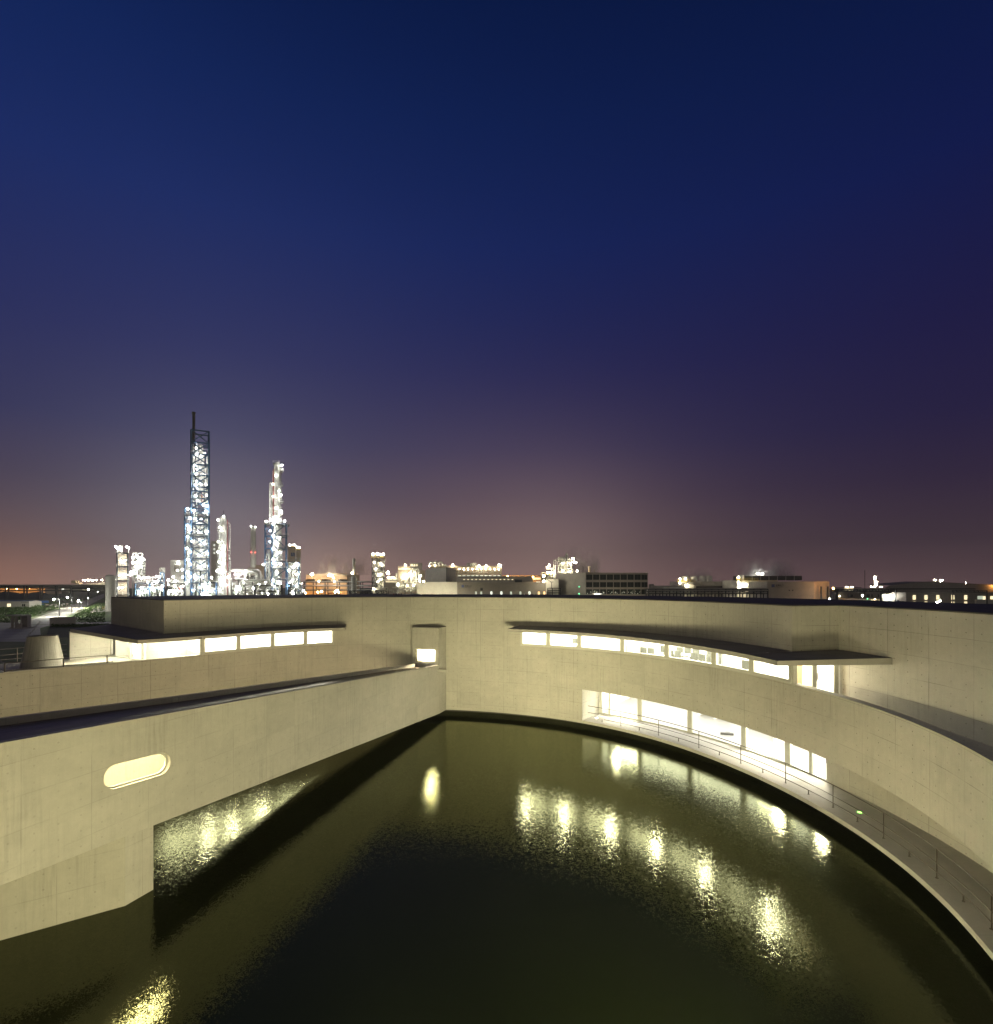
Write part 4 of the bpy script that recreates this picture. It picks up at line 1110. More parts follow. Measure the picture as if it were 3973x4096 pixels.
# ---- low racks of the plant, left to right
def rack(label, Y, x0, x1, ytop, yl, bays, m, n, lamps, pm='silver', brace='', nv=14, d1=7, seed_lamps=0, extra=None):
    p = Plant('pipe_rack', label, 'pipe rack', Y, x0, x1, 'pipe racks of the plant')
    xs = [x0+(x1-x0)*k/bays for k in range(bays+1)]
    p.lattice(xs, [ytop]+yl+[YB+5], 0, d1, .5, m, brace, sides=False)
    p.clutter(x0, x1, ytop+4, YB-10, .5, d1-1, n, (.08, .28), m=pm); p.valves(x0, x1, ytop+20, YB-20, .5, d1-1, nv)
    p.platform(x0, x1, ytop, -.5, d1, 'grey')
    p.lamps(lamps, -.8, .6)
    R = p.rng
    for _ in range(seed_lamps): p.lamp(R.uniform(x0, x1), R.uniform(ytop-4, 2378), R.uniform(-.5, 3), R.uniform(.32, .55))
    if extra: extra(p)
    p.done()
def ex1(p):
    p.clutter(540, 655, 2305, 2336, 1, 5, 22, (.08, .2)); p.platform(540, 606, 2321, 0, 5)
    p.lattice([642, 657], [2290, 2330], 1, 3, .35, 'blue', '', name='gantry')
    p.beam(640, 2283, 640, 2330, 1, w=.2, m='darksteel'); p.beam(634, 2283, 646, 2283, 1, w=.2, m='darksteel')
    p.lathe(650, 2310, 4, [(1.1, 0), (1.1, 4.5)], 'vessel', 'clad')
rack('blue framed pipe rack between the boxy burner tower and the tallest tower', 236, 541, 655, 2334, [2355], 2, 'blue', 46, [z2(*q) for q in ((590, 785), (860, 780), (900, 790), (660, 800), (740, 800), (640, 960), (600, 1040), (800, 960))], seed_lamps=12, extra=ex1)
rack('dark cross-braced rack in front of the foot of the tallest tower', 232, 669, 738, 2334, [2354], 1, 'darksteel', 30, [z2(*q) for q in ((1115, 790), (1040, 840), (1180, 690), (1250, 680), (1260, 790), (1150, 850))], brace='X', seed_lamps=10,
     extra=lambda p: p.lamps([z2(1215, 955), z2(1240, 955)], -.8, .4, 'L_red'))
rack('blue rack with a diagonal stair between the tallest tower and the shorter column', 233, 798, 866, 2331, [2362], 1, 'blue', 40, [z2(*q) for q in ((1450, 800), (1560, 790), (1700, 800), (1780, 700), (1640, 960), (1700, 1000), (1600, 900))], seed_lamps=12,
     extra=lambda p: (p.beam(806, 2362, 836, 2333, -.6, w=.5, m='blue'), p.beam(803, 2378, 803, 2286, -1, w=.4, m='darksteel')))
def ex4(p):
    p.pipe([(926, 2282, 2), (1030, 2282, 2), (1038, 2288, 2), (1040, 2300, 2), (1040, 2322, 2)], .8)
    p.pipe([(940, 2316, 2), (984, 2316, 2), (984, 2290, 2)], .55); p.pipe([(968, 2330, -.5), (968, 2326, -.5), (976, 2322, -.5), (1076, 2322, -.5), (1080, 2330, -.5)], .6)
    p.pipe([(966, 2415, -.5), (966, 2336, -.5), (970, 2326, -.5)], .6); p.pipe([(985, 2292, 1), (1022, 2292, 1), (1026, 2298, 1), (1026, 2318, 1)], .5)
    p.pipe([(940, 2410, -.5), (940, 2348, -.5), (944, 2343, -.5), (965, 2343, -.5)], .4)
    p.box(984, 1032, 2302, 2318, 2, 5, 'exchanger', 'soot'); p.valves(930, 1050, 2296, 2318, 1, 4, 20)
rack('grey rack of fat looping pipes between the shorter column and the second lattice tower', 240, 926, 1068, 2319, [2344, 2362], 5, 'grey', 60, [z4(*q) for q in ((130, 1575), (165, 1577), (140, 1760), (40, 1610), (190, 1755), (255, 1540), (360, 1750))], seed_lamps=8, nv=30, extra=ex4)
rack('near dark portal frame standing before the foot of the second lattice tower', 226, 1020, 1128, 2341, [2365], 1, 'darksteel', 18, [], seed_lamps=4, d1=4)
rack('dark skeletal frame in front of the short annex frame', 228, 1155, 1208, 2337, [2350, 2365], 2, 'darksteel', 16, [z4(992, 1778), z4(905, 1722)], brace='X', seed_lamps=3, d1=4)

# ---- hazy blocks and stack behind the plant
p = Plant('plant_block', 'hazy pale block with a dark opening behind the left of the tallest tower', 'building', 420, 681, 760)
p.box(682, 760, 2241, YB, 0, 15, 'wall', 'pale'); p.box(696, 716, 2260, 2285, -.3, 0, 'opening', 'clad_dk'); p.box(700, 710, 2249, 2253, -.3, 0, 'vent', 'darksteel'); p.lamp(711, 2251, -1, .6); p.lamps([(700, 2345), (735, 2345)], -12, 1.3); p.done()  # last pair of lamps added low down to brighten the wall
p = Plant('plant_block', 'tall hazy block with three lit windows right of the tallest tower', 'building', 400, 845, 877)
p.box(845, 877, 2165, YB, 0, 12, 'wall', 'pale')
for y in (2181, 2197, 2212): p.box(855, 860, y-3, y+3, -.3, 0, 'window', 'W_white')
p.done()
p = Plant('chimney', 'distant tapering chimney with two red beacons seen through haze', 'chimney', 640, 1003, 1025)
p.lathe(1013.5, 2430, 0, [(3.6, 0), (2.85, 96), (2.95, 96)], 'shaft', 'pale', 24)
p.lathe(1013.5, 2112, 0, [(3.1, 0), (3.1, 1.5), (2.6, 1.6)], 'crown', 'soot', 24)
p.lamps([(1005, 2210), (1022, 2210)], -3, .9, 'L_red'); p.lamps([(1004.5, 2107), (1021, 2107.5)], -3, .7); p.lamps([(1006, 2338), (1020, 2340)], -38, 3.4); p.done()  # last pair: lamps added behind the racks to light the shaft
p = Plant('plant_block', 'low hazy stepped block behind the pipes left of the second lattice tower', 'building', 420, 990, 1060)
p.box(992, 1022, 2270, YB, 0, 15, 'wall', 'pale'); p.box(1022, 1060, 2260, YB, 2, 18, 'tall_wall', 'pale'); p.done()
p = Plant('silo_pair', 'pair of pink-lit flat silos bearing a blue square emblem behind the second lattice tower', 'silo', 380, 1150, 1204)
p.box(1153, 1183, 2186, YB, 0, 9, 'silo', 'cream'); p.box(1185, 1203.5, 2196, YB, 0, 9, 'silo', 'cream')
p.box(1164, 1179, 2211, 2225, -.25, 0, 'emblem', 'logo')
e = p.mb('emblem_mark', 'pale')
for a, b in (((1165.8, 2222), (1171.2, 2212.5)), ((1171.2, 2212.5), (1173, 2222)), ((1173, 2222), (1177, 2222))): e.beam(p.pt(*a, -.32), p.pt(*b, -.32), .32, .1)
for x0, x1, y in ((1152, 1184, 2188), (1184, 1204, 2198)): p.platform(x0, x1, y, -.6, 9, 'yellow', rm='yellow')
p.lamps([(1159, 2180), (1171, 2180), (1178.5, 2180), (1189, 2189), (1197, 2190)], .5, .8); p.done()
p = Plant('storage_tank', 'plain white cylindrical tank standing left of the boxy burner tower', 'tank', 188, 425, 460)
p.lathe(442.5, 2445, 0, [(1.55, 0), (1.55, 12.2), (1.2, 12.6), (.2, 12.8)], 'shell', 'pale', 28); p.pipe([(431, 2306, -1.2), (431, 2400, -1.2)], .06, 'ladder', 'clad'); p.done()

# ---- middle distance: cooling hall, rack, white vessel, small lattice tower
z5 = lambda x, y: (1200+x*.3156, 2150+y*.3156)
p = Plant('cooling_hall', 'long pinkish gabled hall with fan rings in front and steam above', 'building', 430, 1222, 1390)
m_ = p.mb('wall', 'cream'); 
f0 = [(1225, YB), (1388, YB), (1388, 2297), (1330, 2291), (1225, 2298)]
m_.face([p.pt(x, y, 0) for x, y in f0]); m_.face([p.pt(x, y, 40) for x, y in f0][::-1]); 
for i in range(5): a, b = f0[i], f0[(i+1) % 5]; m_.face([p.pt(*a, 0), p.pt(*a, 40), p.pt(*b, 40), p.pt(*b, 0)])
for x in (1255, 1318, 1383): p.lathe(x, 2327, -8, [(3.9, 0), (3.4, 1.0), (3.6, 1.9)], 'fan_ring', 'soot', 20)
p.lamps([z5(*q) for q in ((195, 468), (215, 465), (210, 478), (415, 487), (435, 490), (455, 487), (472, 512))], -10, 1.0, 'L_warm')
p.lamps([z5(*q) for q in ((60, 690), (300, 690), (560, 690), (150, 700))], -14, .9, 'L_or'); p.done()
def long_rack(label, Y, x0, x1, ys, bays, m, lamps, lm='L', d=5, pipes=6, n=0):
    p = Plant('pipe_rack', label, 'pipe rack', Y, x0, x1, 'pipe racks of the plant')
    xs = [x0+(x1-x0)*k/bays for k in range(bays+1)]
    p.lattice(xs, ys+[YB+5], 0, d, .42, m, '', sides=False)
    R = p.rng
    for k in range(pipes):
        y = R.choice(ys)-R.uniform(1.5, 3.5); p.pipe([(x0, y, d*k/pipes), (x1, y, d*k/pipes)], R.uniform(.2, .42), m='clad', n=6)
    if n: p.clutter(x0, x1, ys[0], 2380, 1, d, n, (.1, .25))
    p.lamps(lamps, -1.2, .55, lm); p.done()
long_rack('long dark pipe rack in front of the pinkish gabled hall', 300, 1206, 1490, [2329, 2345, 2361], 6, 'darksteel', [z5(250, 555), z5(443, 555)], pipes=9)
p = Plant('yard_lamps', 'cluster of three bright yard lamps low in front of the pinkish gabled hall', 'lamps', 285, 1285, 1350)
for x, y in (z5(272, 683), z5(445, 690), z5(470, 670)): p.beam(x, y, x, YB, 0, w=.2, m='darksteel', name='mast'); p.lamp(x, y, -.2, .75)
p.lamp(*z5(42, 673), -.2, .75); p.done()
p = Plant('white_vessel', 'white bottle-shaped vessel with a slim white stack on top', 'vessel', 240, 1402, 1429)
p.lathe(1416, YB, 0, [(1.35, 0), (1.35, 12.2), (1.0, 13.2), (.75, 13.9), (.62, 14.2), (.62, 20.6), (.7, 20.7), (.7, 21.2)], 'shell', 'pale', 24)
p.platform(1406, 1426, 2298, -1.2, 1.2, 'yellow', rm='yellow'); p.lamp(1408, 2293, -1, .6, 'L_warm'); p.ladder(1401, 2310, 2400, 0)
for y in (2315, 2335, 2355): p.lathe(1416, y, 0, [(1.42, 0), (1.42, .15)], 'band', 'clad', 24)
p.done()
p = Plant('lattice_tower', 'small square lattice tower crowned by a row of floodlights right of the white vessel', 'tower', 265, 1487, 1540)
p.lattice([1489, 1508, 1538], [2229, 2247, 2269, 2290, 2311, 2332, 2352, YB], 0, 6, .4, 'darksteel', 'K')
p.lathe(1516, YB, 3, [(1.7, 0), (1.7, 18), (1.2, 19.5), (.9, 24), (.3, 24.5)], 'column', 'pale'); p.cyl(1528, 2280, YB, .8, 2.5, 'riser', 'pale'); p.cyl(1501, 2250, YB, .6, 3.5, 'riser', 'pale')
p.platform(1486, 1540, 2229, -.8, 6, 'yellow', rm='yellow')
for y in (2247, 2269, 2290, 2311): p.platform(1489, 1538, y, -.3, 2)
p.clutter(1490, 1537, 2250, 2400, 1, 5, 20, (.1, .3))
p.lamps([z5(*q) for q in ((928, 214), (980, 208), (1018, 214), (1055, 212))], -.8, .85)
p.lamps([z5(*q) for q in ((940, 318), (1028, 330), (1025, 465), (1028, 533), (960, 400), (990, 470), (1045, 350), (990, 560))], -.8, .6, 'L_warm'); p.done()
p = Plant('machine_house', 'low white machine house beneath the small square lattice tower', 'building', 250, 1488, 1560)
p.box(1489, 1552, 2350, YB, 0, 8, 'wall', 'pale'); p.box(1543, 1550, 2354, 2358, -.2, 0, 'window', 'darkglass'); p.pipe([(1500, 2364, -.5), (1535, 2360, -.5)], .5); p.clutter(1555, 1600, 2345, 2380, 0, 4, 12, (.1, .3)); p.lamp(1497, 2356, -1, .5, 'L_warm'); p.done()
p = Plant('far_works', 'far pale stepped works with lit window strips between lattice tower and cream block', 'building', 460, 1540, 1595)
p.box(1540, 1592, 2317, YB, 0, 10, 'wall', 'clad'); p.box(1550, 1584, 2305, 2317, 2, 8, 'upper_wall', 'pale'); p.box(1583, 1590, 2292, 2317, 2, 6, 'turret', 'pale')
for k in range(10): p.box(1544+k*4.7, 1546.5+k*4.7, 2326, 2329, -.3, 0, 'window', 'W_warm')
p.lamps([(1548, 2293), (1556, 2296), (1553, 2288), (1553, 2310), (1575, 2311)], -1, .8, 'L_warm'); p.done()
p = Plant('plant_block', 'cream block with a row of small lit windows and taller rear storey', 'building', 330, 1591, 1692)
p.box(1591, 1700, 2281, YB, 0, 18, 'wall', 'cream'); p.box(1592, 1640, 2265, 2281, 1, 17, 'upper_wall', 'cream'); p.box(1640, 1690, 2251, 2281, 3, 18, 'rear_storey', 'clad')
for k in range(11): p.box(1594+k*4.6, 1596.6+k*4.6, 2273, 2279, .6, 1, 'window', 'W_warm')
for x in (1643, 1649, 1657, 1666): p.box(x, x+4, 2257, 2264, 2.6, 3, 'window', 'W_warm')
p.lamps([z5(1338, 350), z5(1345, 495), z5(1320, 500)], -1.2, .9, 'L_warm'); p.done()
p = Plant('process_unit', 'tangle of looping silver pipes and vessels before the cream block', 'process unit', 270, 1590, 1700)
for x, a, b in ((1650, 2272, 2330), (1668, 2276, 2340), (1658, 2285, 2340)):
    p.pipe([(x-6, b, 0), (x-6, a+6, 0), (x-3, a, 0), (x+3, a, 0), (x+6, a+6, 0), (x+6, b, 0)], .5)
p.cyl(1647, 2283, 2312, 1.0, 2, 'vessel', 'silver'); p.cyl(1675, 2295, 2320, 1.2, 2, 'vessel', 'silver')
p.pipe([(1594, 2344, 1), (1618, 2344, 1)], 1.1, 'drum', 'silver', 14); p.lathe(1592, 2352, 1, [(1.2, 0), (1.2, 3)], 'vessel', 'silver')
p.lattice([1592, 1620, 1645, 1670], [2333, 2360, YB], 0, 6, .3, 'grey', '')
p.clutter(1590, 1700, 2320, 2380, 0, 5, 50, (.08, .25)); p.valves(1625, 1695, 2310, 2375, 0, 4, 26)
p.lamps([z5(*q) for q in ((1530, 490), (1420, 480), (1520, 555), (1380, 460), (1395, 470), (1360, 610), (1440, 610), (1240, 600), (1570, 560))], -1.2, .62, 'L_warm'); p.done()
z6 = lambda x, y: (1600+x*.342, 2180+y*.342)
p = Plant('storage_hall', 'big windowless grey hall with a corner ridge behind the white-fronted shed', 'building', 300, 1703, 1827)
b = p.mb('wall', 'clad'); A_, B_, C_ = p.pt(1703, 2276, 2), p.pt(1786, 2271, -6), p.pt(1826, 2278, 10)
def wallseg(b, P, Q): b.face([(P[0], P[1], GZ), (Q[0], Q[1], GZ), Q, P])
D_ = p.pt(1745, 2274, 24)
wallseg(b, A_, B_); wallseg(b, B_, C_); wallseg(b, C_, D_); wallseg(b, D_, A_); b.face([A_, B_, C_, D_])
p.beam(1786, 2271, 1786, YB, -6.1, w=.35, m='darksteel', name='downpipe'); p.done()
p = Plant('row_building', 'open-bayed building with lit upper bays and silver roof drums', 'building', 360, 1715, 2007)
p.box(1715, 2006, 2264, 2270, 0, 20, 'roof', 'cream'); p.box(1815, 2006, 2270, YB, 8, 20, 'wall', 'clad_dk')
for k in range(11):
    x = 1828+k*17.8; p.box(x-1.6, x+1.6, 2270, 2312, 0, 1, 'pier', 'cream')
p.box(1826, 2007, 2291, 2295, -.2, 3, 'floor_band', 'cream')
for k in range(10):
    x = 1828+k*17.8; p.lamp(x+8, 2276, 4, .55, 'L_warm'); p.box(x+3, x+14, 2300, 2305, 6, 6.5, 'window', 'W_dim'); p.clutter(x+3, x+15, 2278, 2292, 2, 6, 3, (.15, .4))
for x in (1870, 1878, 1886, 1894, 1902): p.cyl(x, 2251, 2265, .75, 4, 'roof_drum', 'silver')
for x in (1722, 1741, 1760): p.pipe([(x-6, 2264, 3), (x-6, 2253, 3), (x-3, 2248, 3), (x+4, 2248, 3), (x+7, 2253, 3), (x+7, 2258, 3)], .75, 'vent_bend', 'silver', 9)
p.box(1722, 1775, 2258, 2266, 4, 14, 'plant_room', 'cream')
for x in (1767, 1774, 1780): p.cyl(x, 2256, 2266, .5, 3, 'roof_drum', 'silver')
p.lamps([z6(*q) for q in ((620, 235), (925, 245), (1012, 245))], -1, 1.0, 'L_star' if False else 'L_warm'); p.lamps([z6(1160, 232), z6(1178, 235)], -1, .8, 'L_warm')
p.lamps([z6(345, 245), z6(412, 240)], 0, .7, 'L_warm'); p.done()
p = Plant('row_building', 'long low grey building with a strip of slit lights above the white-fronted shed', 'building', 290, 1827, 2133)
p.box(1827, 2132, 2305, YB, 0, 14, 'wall', 'clad'); p.box(2060, 2088, 2318, 2329, -1, 0, 'dark_box', 'darksteel')
for k in range(13): x = 1857+k*16.1; p.box(x-3, x+3, 2317, 2319.5, -.2, 0, 'window', 'W_warm')
p.box(2145, 2160, 2327, 2330, -1, 0, 'window', 'W_white'); p.done()
p = Plant('row_building', 'far pink-lit long building at the orange glow', 'building', 520, 2007, 2166)
p.box(2007, 2166, 2302, YB, 0, 12, 'wall', 'cream'); 
for k in range(12): p.box(2132+k*2.6, 2133.6+k*2.6, 2311, 2318, -.3, 0, 'window', 'W_warm')
p.lamps([(2030, 2306), (2080, 2308), (2130, 2308)], -9, .9, 'L_or'); p.done()
def signage(p, x, y, hpx, d, lines):
    """company lettering in dark raised characters beside a blue square"""
    s_ = hpx*p.s
    p.box(x, x+hpx, y, y+hpx, d-.06, d, 'sign_square', 'logo')
    for txt, fx, fy, size in lines:
        cu = bpy.data.curves.new('lettering', 'FONT'); cu.body = txt; cu.size = size*s_; cu.extrude = .03
        tmp = bpy.data.objects.new('lettering', cu); COL.objects.link(tmp)
        bpy.context.view_layer.update()
        me = bpy.data.meshes.new_from_object(tmp.evaluated_get(bpy.context.evaluated_depsgraph_get()))
        bpy.data.objects.remove(tmp)
        o = bpy.data.objects.new('lettering', me); COL.objects.link(o); o.parent = p.t
        me.materials.clear(); me.materials.append(M['letters'])
        o.rotation_euler = (math.pi/2, 0, 0)
        o.location = Vector(p.pt(x+hpx*fx, y+hpx*fy, d-.05))-p.t.location
p = Plant('shed', 'low wide shed with white end wall and brown front bearing dark lettering', 'shed', 262, 1668, 2190)
p.box(1668, 1829, 2328, YB, 0, 20, 'white_wall', 'pale'); p.box(1829.3, 2189, 2329, YB, -.4, 20, 'front_wall', 'clad_dk')
for x, m in ((1904.5, 'W_dim'), (1925.5, 'W_dim'), (1966, 'W_white'), (2006, 'W_white'), (2044.5, 'W_dim'), (2082, 'W_dim'), (2118, 'W_white'), (2155.5, 'W_or'), (2177.5, 'W_or')):
    p.box(x-3.6, x+3.6, 2366, 2378, -.5, -.4, 'window', m)
p.box(1922, 1932, 2352, 2362, -.55, -.4, 'vent', 'darksteel')
p.lamps([(1690, 2396), (1745, 2396), (1800, 2396)], -11, 1.5, 'L_warm')  # lamps added out of sight below the roof edge, brightening the white wall
signage(p, 1847, 2340, 10, -.4, [('實聯化工', 1.25, .62, .70), ('Shihlien Chemical', 1.25, 1.0, .33)])
p.done()
p = Plant('stair_structure', 'dark stair frame with pale wall between the brown shed front and the office block', 'steel frame', 255, 2190, 2240)
p.box(2184, 2235, 2316, YB, 4, 10, 'wall', 'pale'); p.lattice([2191, 2210, 2243], [2353, 2362, 2372, YB], 0, 3, .35, 'darksteel', '')
p.beam(2190, 2318, 2205, 2328, 0, w=.25, m='darksteel'); p.beam(2200, 2328, 2215, 2328, 0, w=.25, m='darksteel'); p.beam(2207, 2328, 2207, 2355, 0, w=.3, m='darksteel')
z7 = lambda x, y: (2150+x*.342, 2180+y*.342)
p.lamps([z7(75, 365), z7(75, 425)], -1, 1.0, 'L_warm'); p.done()
# ---- cone-roofed plant with scaffolding
p = Plant('cone_roof_plant', 'floodlit silo with conical roof wrapped in scaffolding and drifting steam', 'silo', 330, 2210, 2290)
p.lathe(2267, YB, 8, [(5.5, 0), (5.5, 19.5), (.5, 32.5), (.5, 33.5)], 'silo', 'pale', 14)
p.box(2232, 2262, 2224, YB, 10, 18, 'wall', 'pale'); p.mb('sloped_roof', 'silver').beam(p.pt(2235, 2240, 12), p.pt(2262, 2224, 12), 3, .5)
p.lattice([2214, 2224, 2234, 2246, 2258, 2272, 2287], [2241, 2252, 2263, 2276, 2290, 2305], 0, 3, .22, 'silver', '', name='scaffold', sides=False)
p.platform(2222, 2300, 2242, -.5, 6, 'grey'); p.platform(2182, 2215, 2296, -.5, 5, 'yellow'); p.box(2163, 2212, 2288, YB, 4, 12, 'low_wall', 'cream')
p.clutter(2185, 2225, 2268, 2320, 0, 4, 20, (.12, .35)); p.clutter(2230, 2290, 2250, 2300, 1, 5, 14, (.12, .3))
for x in (2216, 2221): p.pipe([(x, 2260, 0), (x, 2330, 0)], .5)
p.lamps([z7(*q) for q in ((415, 160), (428, 203), (450, 208), (465, 305), (140, 238), (115, 268), (380, 310), (295, 300), (160, 330), (120, 325), (300, 215), (385, 215))], -1.5, .9, 'L_warm')
p.cyl(2361, 2264, 2292, .8, 10, 'vent_stack', 'cream'); p.box(2380, 2383, 2278, 2290, 10, 11, 'post', 'cream'); p.done()
# ---- office block
p = Plant('office_block', 'three-storey office block with three rows of large dark windows', 'building', 250, 2244, 2593)
b = p.mb('wall', 'clad'); 
A_, B_, C_ = p.pt(2245, 2293, 16), p.pt(2343, 2289, 0), p.pt(2593, 2294, 6); D_ = p.pt(2500, 2294, 30)
for P_, Q_ in ((A_, B_), (C_, D_), (D_, A_)): wallseg(b, P_, Q_)
b.face([A_, B_, C_, D_])
rows = [(2298, 2319.5), (2328.5, 2349), (2357, 2377.5)]
fv = Vector(C_)-Vector(B_); fn = Vector((fv.y, -fv.x, 0)).normalized()
fw = p.mb('front_wall', 'clad_dk')
def onf(x, y, dep=0):
    t_ = (x-2343)/250.0; q = Vector(B_)+fv*t_; Yq = q.y; return Vector((wx(x, Yq), Yq, wz(y, Yq)))+fn*dep
xsb = [2345.5+k*27.6 for k in range(10)]
for k in range(9):
    x0, x1 = xsb[k], xsb[k]+25.6
    for r0, r1 in rows:
        f = MB(); g = MB()
        g.face([onf(x0, r1, -.35), onf(x1, r1, -.35), onf(x1, r0, -.35), onf(x0, r0, -.35)])
        for q in ((x0, x1, r0, r0+.7), (x0, x1, r1-.7, r1), (x0, x0+.6, r0, r1), (x1-.6, x1, r0, r1), ((x0+x1)/2-.3, (x0+x1)/2+.3, r0, r1)):
            f.face([onf(q[0], q[3], -.25), onf(q[1], q[3], -.25), onf(q[1], q[2], -.25), onf(q[0], q[2], -.25)])
        fo = f.build('window', M['darksteel'], p.t); g.build('pane', M['darkglass'], fo)
        if r0 > 2350:
            for _ in range(4):
                xx = p.rng.uniform(x0+2, x1-4); yy = p.rng.uniform(r0+8, r1-3)
                l = MB(); l.face([onf(xx, yy+p.rng.uniform(1, 4), -.30), onf(xx+p.rng.uniform(1, 4), yy+1, -.30), onf(xx+p.rng.uniform(1, 3), yy-p.rng.uniform(1, 6), -.30)]); l.build('lit_blind', M['W_dim'], fo)
def hband(y0, y1, x0=2343, x1=2593): fw.face([onf(x0, y1), onf(x1, y1), onf(x1, y0), onf(x0, y0)])
for x in (2370, 2430, 2490, 2550):
    o = p.lamp(x, 2400, 0, .62, 'L_warm'); o.location = onf(x, 2394, 9)-p.t.location  # unseen lamps added low in front to light the office front
hband(2291, 2298); hband(2319.5, 2328.5); hband(2349, 2357); hband(2377.5, 2420)
for r0, r1 in rows:
    for k in range(10):
        x0 = 2343 if k == 0 else xsb[k-1]+25.6; x1 = xsb[k] if k < 9 else 2593
        hband(r0, r1, x0, x1)
sv = Vector(B_)-Vector(A_)
def onl(x, y, dep=0):
    t_ = (x-2245)/98.0; q = Vector(A_)+sv*t_; n2 = Vector((sv.y, -sv.x, 0)).normalized(); return Vector((wx(x, q.y), q.y, wz(y, q.y)))+n2*dep
for r0, r1 in rows:
    for x0, x1, m in ((2276, 2281, 'darkglass'), (2289, 2296, 'darkglass'), (2313, 2338, 'darkglass')):
        g = MB(); g.face([onl(x0, r1, .06), onl(x1, r1, .06), onl(x1, r0, .06), onl(x0, r0, .06)]); g.build('window', M[m], p.t)
for x, y in ((2320, 2347), (2320, 2375)): 
    q = onl(x, y, .4)-p.t.location; o = bpy.data.objects.new('exit_lamp', lamp_mesh('L_green')); COL.objects.link(o); o.parent = p.t; o.location = q; o.scale = (.22,)*3
g = MB(); g.face([onl(2289, 2340, .1), onl(2295, 2340, .1), onl(2295, 2336, .1), onl(2289, 2336, .1)]); g.build('lit_pane', M['W_white'], p.t)
p.beam(2341, 2262, 2341, 2290, 6, w=.2, m='darksteel', name='mast'); p.done()
# rack and halls right of the office block
z8 = lambda x, y: (2650+x*.3682, 2200+y*.3682)
long_rack('long dark pipe rack from the office block to the grey lettered hall', 235, 2595, 3072, [2357, 2365, 2375], 17, 'darksteel', [], pipes=7, d=4)
p = Plant('fan_house', 'white cooler house with three round fan drums on its roof', 'building', 320, 2714, 2888)
p.box(2714, 2777, 2326, YB, 0, 16, 'lit_wall', 'pale'); p.box(2777.3, 2887, 2326, YB, -.3, 16, 'wall', 'clad')
for x in (2757, 2793, 2830, 2852): p.lathe(x, 2326, 7, [(2.4, 0), (2.2, 3.2), (2.3, 3.4)], 'fan_drum', 'silver', 18)
p.platform(2712, 2780, 2326, -.8, 4, 'yellow', rm='yellow'); p.platform(2716, 2800, 2336, -1.2, 0, 'darksteel')
p.beam(2880, 2320, 2900, 2336, -1, w=.25, m='silver', name='stair'); p.box(2778, 2884, 2343, 2352, -2, -.3, 'louvre_deck', 'soot')
p.lamps([z8(182, 316), z8(242, 316), z8(180, 360), z8(262, 382)], -1.6, .85, 'L_warm'); p.done()
p = Plant('shed', 'low white shed with bright window bays right of the office block', 'shed', 280, 2600, 2725)
p.box(2604, 2740, 2343, YB, 0, 12, 'wall', 'pale'); p.box(2594, 2616, 2336, YB, 8, 18, 'rear_wall', 'clad')
for x in (2661, 2685, 2706, 2726): p.box(x-4, x+5, 2353, 2366, -.2, 0, 'window', 'W_white')
p.done()
p = Plant('cooling_tower', 'long grey cooling tower with a steaming louvred top and bright stair end', 'cooling tower', 300, 2945, 3222)
p.box(2948, 3029, 2321, YB, 0, 22, 'end_wall', 'pale'); p.box(3029.3, 3110, 2321, YB, -.3, 20, 'wall', 'cream')
p.box(2990, 3221, 2303, 2321, 3, 18, 'louvred_top', 'soot')
for k in range(7): p.beam(2985+k*34, 2302, 2985+k*34, 2321, 2.8, w=.3, m='clad', name='rib')
p.lathe(2996, 2321, 6, [(2.6, 0), (2.6, 2.9)], 'fan_drum', 'silver', 16)
p.platform(2944, 3030, 2321, -.8, 3, 'yellow', rm='yellow')
for a, b in (((2950, 2321), (2980, 2332)), ((2950, 2342), (2978, 2352)), ((2980, 2332), (3000, 2332)), ((2978, 2352), (3000, 2352))): p.beam(*a, *b, -1, w=.28, m='darksteel', name='stair')
p.beam(2992, 2332, 2992, 2362, -1, w=.25, m='darksteel', name='stair'); p.beam(2946, 2320, 2946, YB, -1, w=.3, m='darksteel', name='stair')
p.lamps([z8(812, 298), z8(812, 350), z8(818, 408), z8(900, 380), z8(850, 430)], -1.8, .85, 'L_warm'); p.lamps([z8(1082, 257), z8(1125, 257)], 4, .6); p.done()
p = Plant('shed', 'windowless grey hall with a blue square and dark lettering, orange glow on its right end', 'shed', 270, 3070, 3328)
p.box(3070, 3256, 2326, YB, 0, 20, 'wall', 'clad'); p.box(3256.5, 3328, 2326, YB, 2, 20, 'orange_lit_wall', 'cream')
signage(p, 3087, 2337, 12, 0, [('實聯化工', 1.3, .62, .70), ('Shihlien Chemical', 1.3, 1.0, .33)])
for x in (3283, 3310): p.beam(x, 2346, x, YB, -.5, w=.55, m='darksteel', name='column')
for x in (3158, 3171): p.box(x-2.5, x+2.5, 2359, 2364, -.1, 0, 'vent', 'darksteel')
p.done()
p = Plant('sodium_lamp', 'bright orange sodium lamp on a mast right of the grey lettered hall', 'lamp', 262, 3330, 3336)
p.beam(3333, 2353, 3333, YB, 0, w=.2, m='darksteel', name='mast'); p.lamp(3333, 2353, -.3, .6, 'L_or'); p.done()
p = Plant('yard_lamp', 'small white yard lamp at the foot of the orange-lit hall end', 'lamp', 262, 3316, 3322)
p.beam(3319, 2396, 3319, YB, 0, w=.2, m='darksteel', name='mast'); p.lamp(3319, 2395, -.3, .5); p.done()

